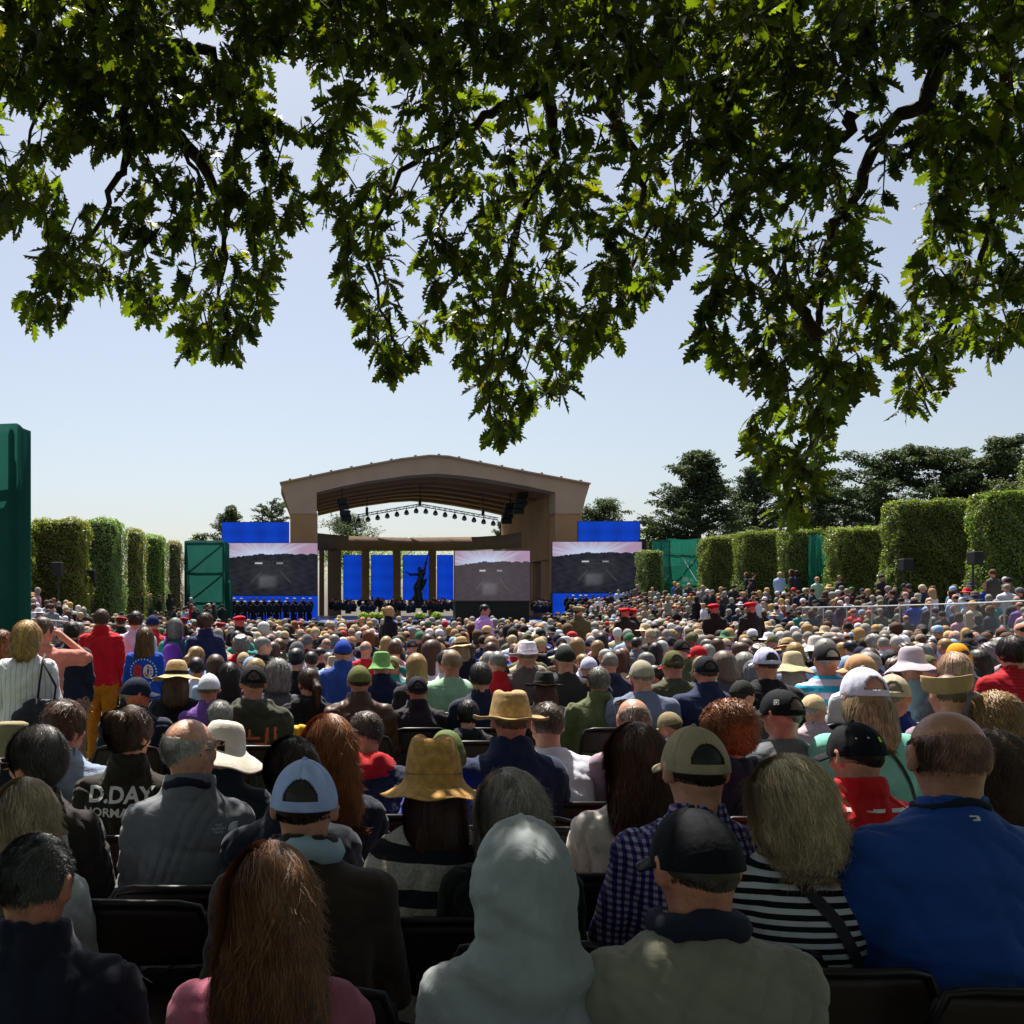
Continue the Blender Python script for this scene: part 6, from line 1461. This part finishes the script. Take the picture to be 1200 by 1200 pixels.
# ------------------------------------------------------------ the rest of the crowd, one object
def far_crowd():
    r = np.random.RandomState(31)
    def tmpl(hair_k, sex='m', kind='sit', hatk=None):
        ps = pose(kind, 1.03, sex, 0, .1, .05); f1 = union([ell(ps['hc'], (.078, .095, .105)), cap((0, ps['neck'][0], ps['neck'][1]-.04), .055, tuple(ps['hc']), .05)], .02)
        parts = []; hc = ps['hc']
        V, Q = surfnet(f1, axis(-.13, .13, .035), axis(hc.y-.14, hc.y+.15, .035), axis(hc.z-.2, hc.z+.14, .035)); parts.append((V, Q, 0))
        base = [q for q in ps['lv'][:-1] if q[0] > ps['hz']-.05]; fs = [loft(base, .014)]
        for s, J in ps['arms']: fs.append(cap(J[0], ps['ra']+.018, J[1], .055))
        V, Q = surfnet(union(fs, .04), axis(-.4, .4, .055), axis(-.3, .3, .055), axis(ps['hz']-.1, ps['neck'][1]+.06, .05)); parts.append((V, Q, 2))
        if kind == 'stand':
            fl = union([cap((s*.09, 0, .92), .11, (s*.1, 0, .05), .07) for s in (-1, 1)], .03); V, Q = surfnet(fl, axis(-.28, .28, .07), axis(-.2, .2, .07), axis(-.03, 1.05, .09)); parts.append((V, Q, 3))
        hm = hair_mesh(hair_k, 2); mv = np.array([v.co for v in hm.vertices]); 
        fh = hair_sdf(hair_k); V, Q = surfnet(fh, axis(-.16, .16, .03), axis(-.17, .12, .03), axis(-.36 if 'long' in hair_k else -.2, .16, .03)); V = V+np.array(hc); parts.append((V, Q, 1))
        if hatk:
            hmesh = {'cap': cap_dome(False, 1), 'straw': None, 'sunhat': None}.get(hatk) or hat_mesh(hatk)
            b = bmesh.new(); b.from_mesh(hmesh); 
            mvx = [v.co.copy() for v in b.verts]; b.free()
            # light version: lathe
            prof = {'cap': [(.092, -.01), (.094, .03), (.08, .08), (.04, .112), (.001, .118)], 'straw': [(.19, -.016), (.1, .0), (.088, .05), (.07, .105), (.001, .12)], 'peak': [(.092, .02), (.125, .06), (.12, .075), (.001, .085)]}[hatk if hatk in ('cap', 'peak') else 'straw']
            V = []; n = 10
            for rr, zz in prof:
                for k_ in range(n): a = 2*math.pi*k_/n; V.append((rr*math.sin(a)*.98+hc.x, rr*math.cos(a)*1.12+hc.y, zz+hc.z))
            Q = [(i*n+k_, i*n+(k_+1) % n, (i+1)*n+(k_+1) % n, (i+1)*n+k_) for i in range(len(prof)-1) for k_ in range(n)]
            parts.append((np.array(V), np.array(Q), 4))
        return parts
    TT = [tmpl('short'), tmpl('balding'), tmpl('bob', 'f'), tmpl('long', 'f'), tmpl('curly'), tmpl('crop', 'm', 'sit', 'cap'), tmpl('crop', 'm', 'sit', 'straw')]
    SS = [tmpl('short', 'm', 'stand'), tmpl('bob', 'f', 'stand'), tmpl('crop', 'm', 'stand', 'cap')]
    AV = []; AQ = []; AC = []; n0 = 0; tw = [q[2] for q in tops]
    def add(T_, x, y, z, s, rz, cols):
        nonlocal n0
        c, sn = math.cos(rz), math.sin(rz)
        for V, Q, k in T_:
            W = V*s; W = np.stack([W[:, 0]*c-W[:, 1]*sn+x, W[:, 0]*sn+W[:, 1]*c+y, W[:, 2]+z], 1)
            AV.append(W); AQ.append(Q+n0); n0 += len(V); AC.append(np.tile(cols[k], (len(V), 1)))
    def cols(fem=None, uniform=False):
        sk_ = np.array(rg.choice([SKIN, RED, SKIN, BROWN if rg.random() < .2 else RED])); hr = hexc(wpick(hairs)[1]); tp = hexc(wpick(tops)[1] if rg.random() < .6 else rg.choice(['1b2030', '2a2622', '3a342e', 'c8c4c0', '9a8f80', '5a5048', '20242e'])); ht = hexc(wpick(hats)[1])
        if uniform: tp = hexc(rg.choice(['10131f', '12131a', '181b28'])); ht = hexc(rg.choice(['d8d8dc', '15151a', '9c1422'])); hr = hexc('2a1c14')
        return [sk_, np.array(hr), np.array(tp), np.array(hexc(rg.choice(['14161d', '23283a', '3a3630']))), np.array(ht)]
    cnt = 0
    # central block
    Yc = YEND
    first = True
    while Yc < 37:
        x = max((-5-PX)*Yc/F, -6.9)+rg.random()*.3 if not first else XEND
        if Yc < 15: x = max(x, (225-PX)*Yc/F)
        first = False
        while x < min((1240-PX)*Yc/F, 15.4):
            xx = x+rg.gauss(0, .05); yy = Yc+rg.gauss(0, .1); x += .5+rg.random()*.06
            if rg.random() < .03 or any((xx-a)**2+(yy-b)**2 < .2 for a, b, c in PERSONS): continue
            t = rg.choices(range(7), [7, 3, 4, 4, 2, 6, 2])[0]; add(TT[t], xx, yy, zg(yy), rg.gauss(1.0, .05), rg.gauss(0, .3), cols()); cnt += 1
        Yc += .86
    # raised stands, left and right
    for X0, X1, Ya, Yb, sx in ((16.3, 20.1, 19.5, 62, .5), (-11.6, -7.6, 19, 62, .52)):
        yv = Ya
        while yv < Yb:
            xv = X0+rg.random()*.2
            while xv < X1:
                px = PX+F*xv/yv
                if -20 < px < 1230 and rg.random() < .93 and not (-10.9 < xv < -8.0 and yv > 34.2) and not (xv > 19.8 and yv > 28.5):
                    stn = rg.random() < .07; T_ = rg.choice(SS) if stn else TT[rg.choices(range(7), [7, 2, 4, 4, 2, 6, 2])[0]]
                    add(T_, xv+rg.gauss(0, .06), yv+rg.gauss(0, .1), ground_z(xv, yv), rg.gauss(1.0, .05), rg.gauss(0, .4)+(.3 if xv > 0 else -.2), cols()); cnt += 1
                xv += sx+rg.random()*.06
            yv += .8
    # people standing in front of the right hedges and around the scaffolds
    for i in range(70):
        px = rg.uniform(815, 1010) if i < 46 else rg.uniform(130, 262); Yp = rg.uniform(36, 54) if i < 46 else rg.uniform(44, 57); x = (px-PX)*Yp/F
        z = ground_z(x, Yp)+rg.uniform(0, .35) if i < 46 else ground_z(x, Yp)+.1
        add(rg.choice(SS), x, Yp, z, rg.gauss(1, .04), rg.uniform(-2, 2), cols(uniform=rg.random() < .6)); cnt += 1
    # seated block between the central rows and the stage, seen over the heads
    for i in range(240):
        Yp = rg.uniform(38, 58); px = rg.uniform(640, 960); x = (px-PX)*Yp/F
        if x > 15.2: continue
        add(TT[rg.randrange(7)], x, Yp, zg(Yp)+.02, 1., rg.gauss(0, .3), cols(uniform=rg.random() < .5)); cnt += 1
    # dark seated ranks on the stage
    for i in range(150):
        px = rg.choice([rg.uniform(388, 532), rg.uniform(388, 532), rg.uniform(624, 648)]); Yp = rg.uniform(72, 94); x = (px-PX)*Yp/F
        if 474 < px < 502 and Yp > 80: continue
        add(TT[rg.choice([0, 2, 5])], x, Yp, .16+.02*(Yp-70), 1.02, rg.gauss(math.pi, .3), cols(uniform=True)); cnt += 1
    me = mesh_np('crowd', np.concatenate(AV), np.concatenate(AQ), mat('crowd', attr='Col', rough=.8, noise=.15, nscale=18)); set_col(me, np.concatenate(AC))
    tag(link('crowd', me), 'dense mass of seated people filling the lawn and the raised side stands', 'crowd', kind='stuff'); print('crowd', cnt)
far_crowd()
# ------------------------------------------------------------ uniformed ranks below the big screens
wh = mat('white_cap', col=(.75, .75, .78), rough=.6)
def peaked(o, HM, c):
    me = cached(('peak', c), lambda: MB().lathe([(.092, .0), (.093, .035), (.13, .065), (.126, .078), (.06, .09), (.001, .092)], (0, -.004, .01), 16).mesh('peaked_cap', wh if c else M['black_c'], True))
    h = link('peaked_cap', me, o); h.matrix_local = HM
    link('visor', cached('visor', visor_mesh), h, color=(.01, .01, .01))
def ranks(n, xa, xb, Y, py, side, rowname):
    for i in range(n):
        px = xa+(xb-xa)*(i+.5)/n
        k = ('first', 'second', 'third', 'fourth', 'fifth', 'sixth', 'seventh', 'eighth', 'ninth', 'tenth', 'eleventh', 'twelfth')[i]
        o, t, ps = person('%s person from left, %s of dark uniforms below %s screen' % (k, rowname, side), px+rg.uniform(-1, 1), py, Y, kind='stand', yaw=0, pitch=0, lean=.0, w=1., top='jacket', tcol='10131f', hair='crop', hcol='2a1c14', trc='10131c', lod=2, shoes=False,
                          group='uniformed ranks below the big screens', s=rg.gauss(1.0, .03), body=180, skin=SKIN)
        o.location.z = ps and (H-(py-PY)*Y/F)-o.scale.x*1.75
        peaked(o, ps['HM'], rg.random() < .55)
ranks(11, 270, 368, 70.5, 700.5, 'left', 'back rank'); ranks(10, 274, 366, 68.5, 704, 'left', 'front rank')
ranks(12, 662, 748, 70.5, 697, 'right', 'back rank'); ranks(11, 664, 746, 68.5, 701, 'right', 'front rank')
M['riser'] = M['stage_black']
for lb, xa, xb, py in (('black riser carrying the uniformed ranks left of the stage', 264, 372, 726), ('black riser carrying the uniformed ranks right of the stage', 655, 752, 723)):
    Y0 = 68; x0, x1 = X8(xa, 69), X8(xb, 69); zt = H-(py-PY)*69/F
    o = empty('stage_riser', ((x0+x1)/2, 69.5, -.4)); tag(o, lb, 'riser', 'black risers'); h = (H-(705-PY)*70.5/F)-1.75+.4
    MB().box((0, 1., h/2-.2), (x1-x0, 1.6, max(.2, h-.1))).build('upper_step', M['stage_black'], o); MB().box((0, -1.0, max(.1, h/2-.25)), (x1-x0, 1.8, max(.15, h-.45))).build('lower_step', M['stage_black'], o)
print('persons', len(PERSONS), 'objects', len(bpy.data.objects))
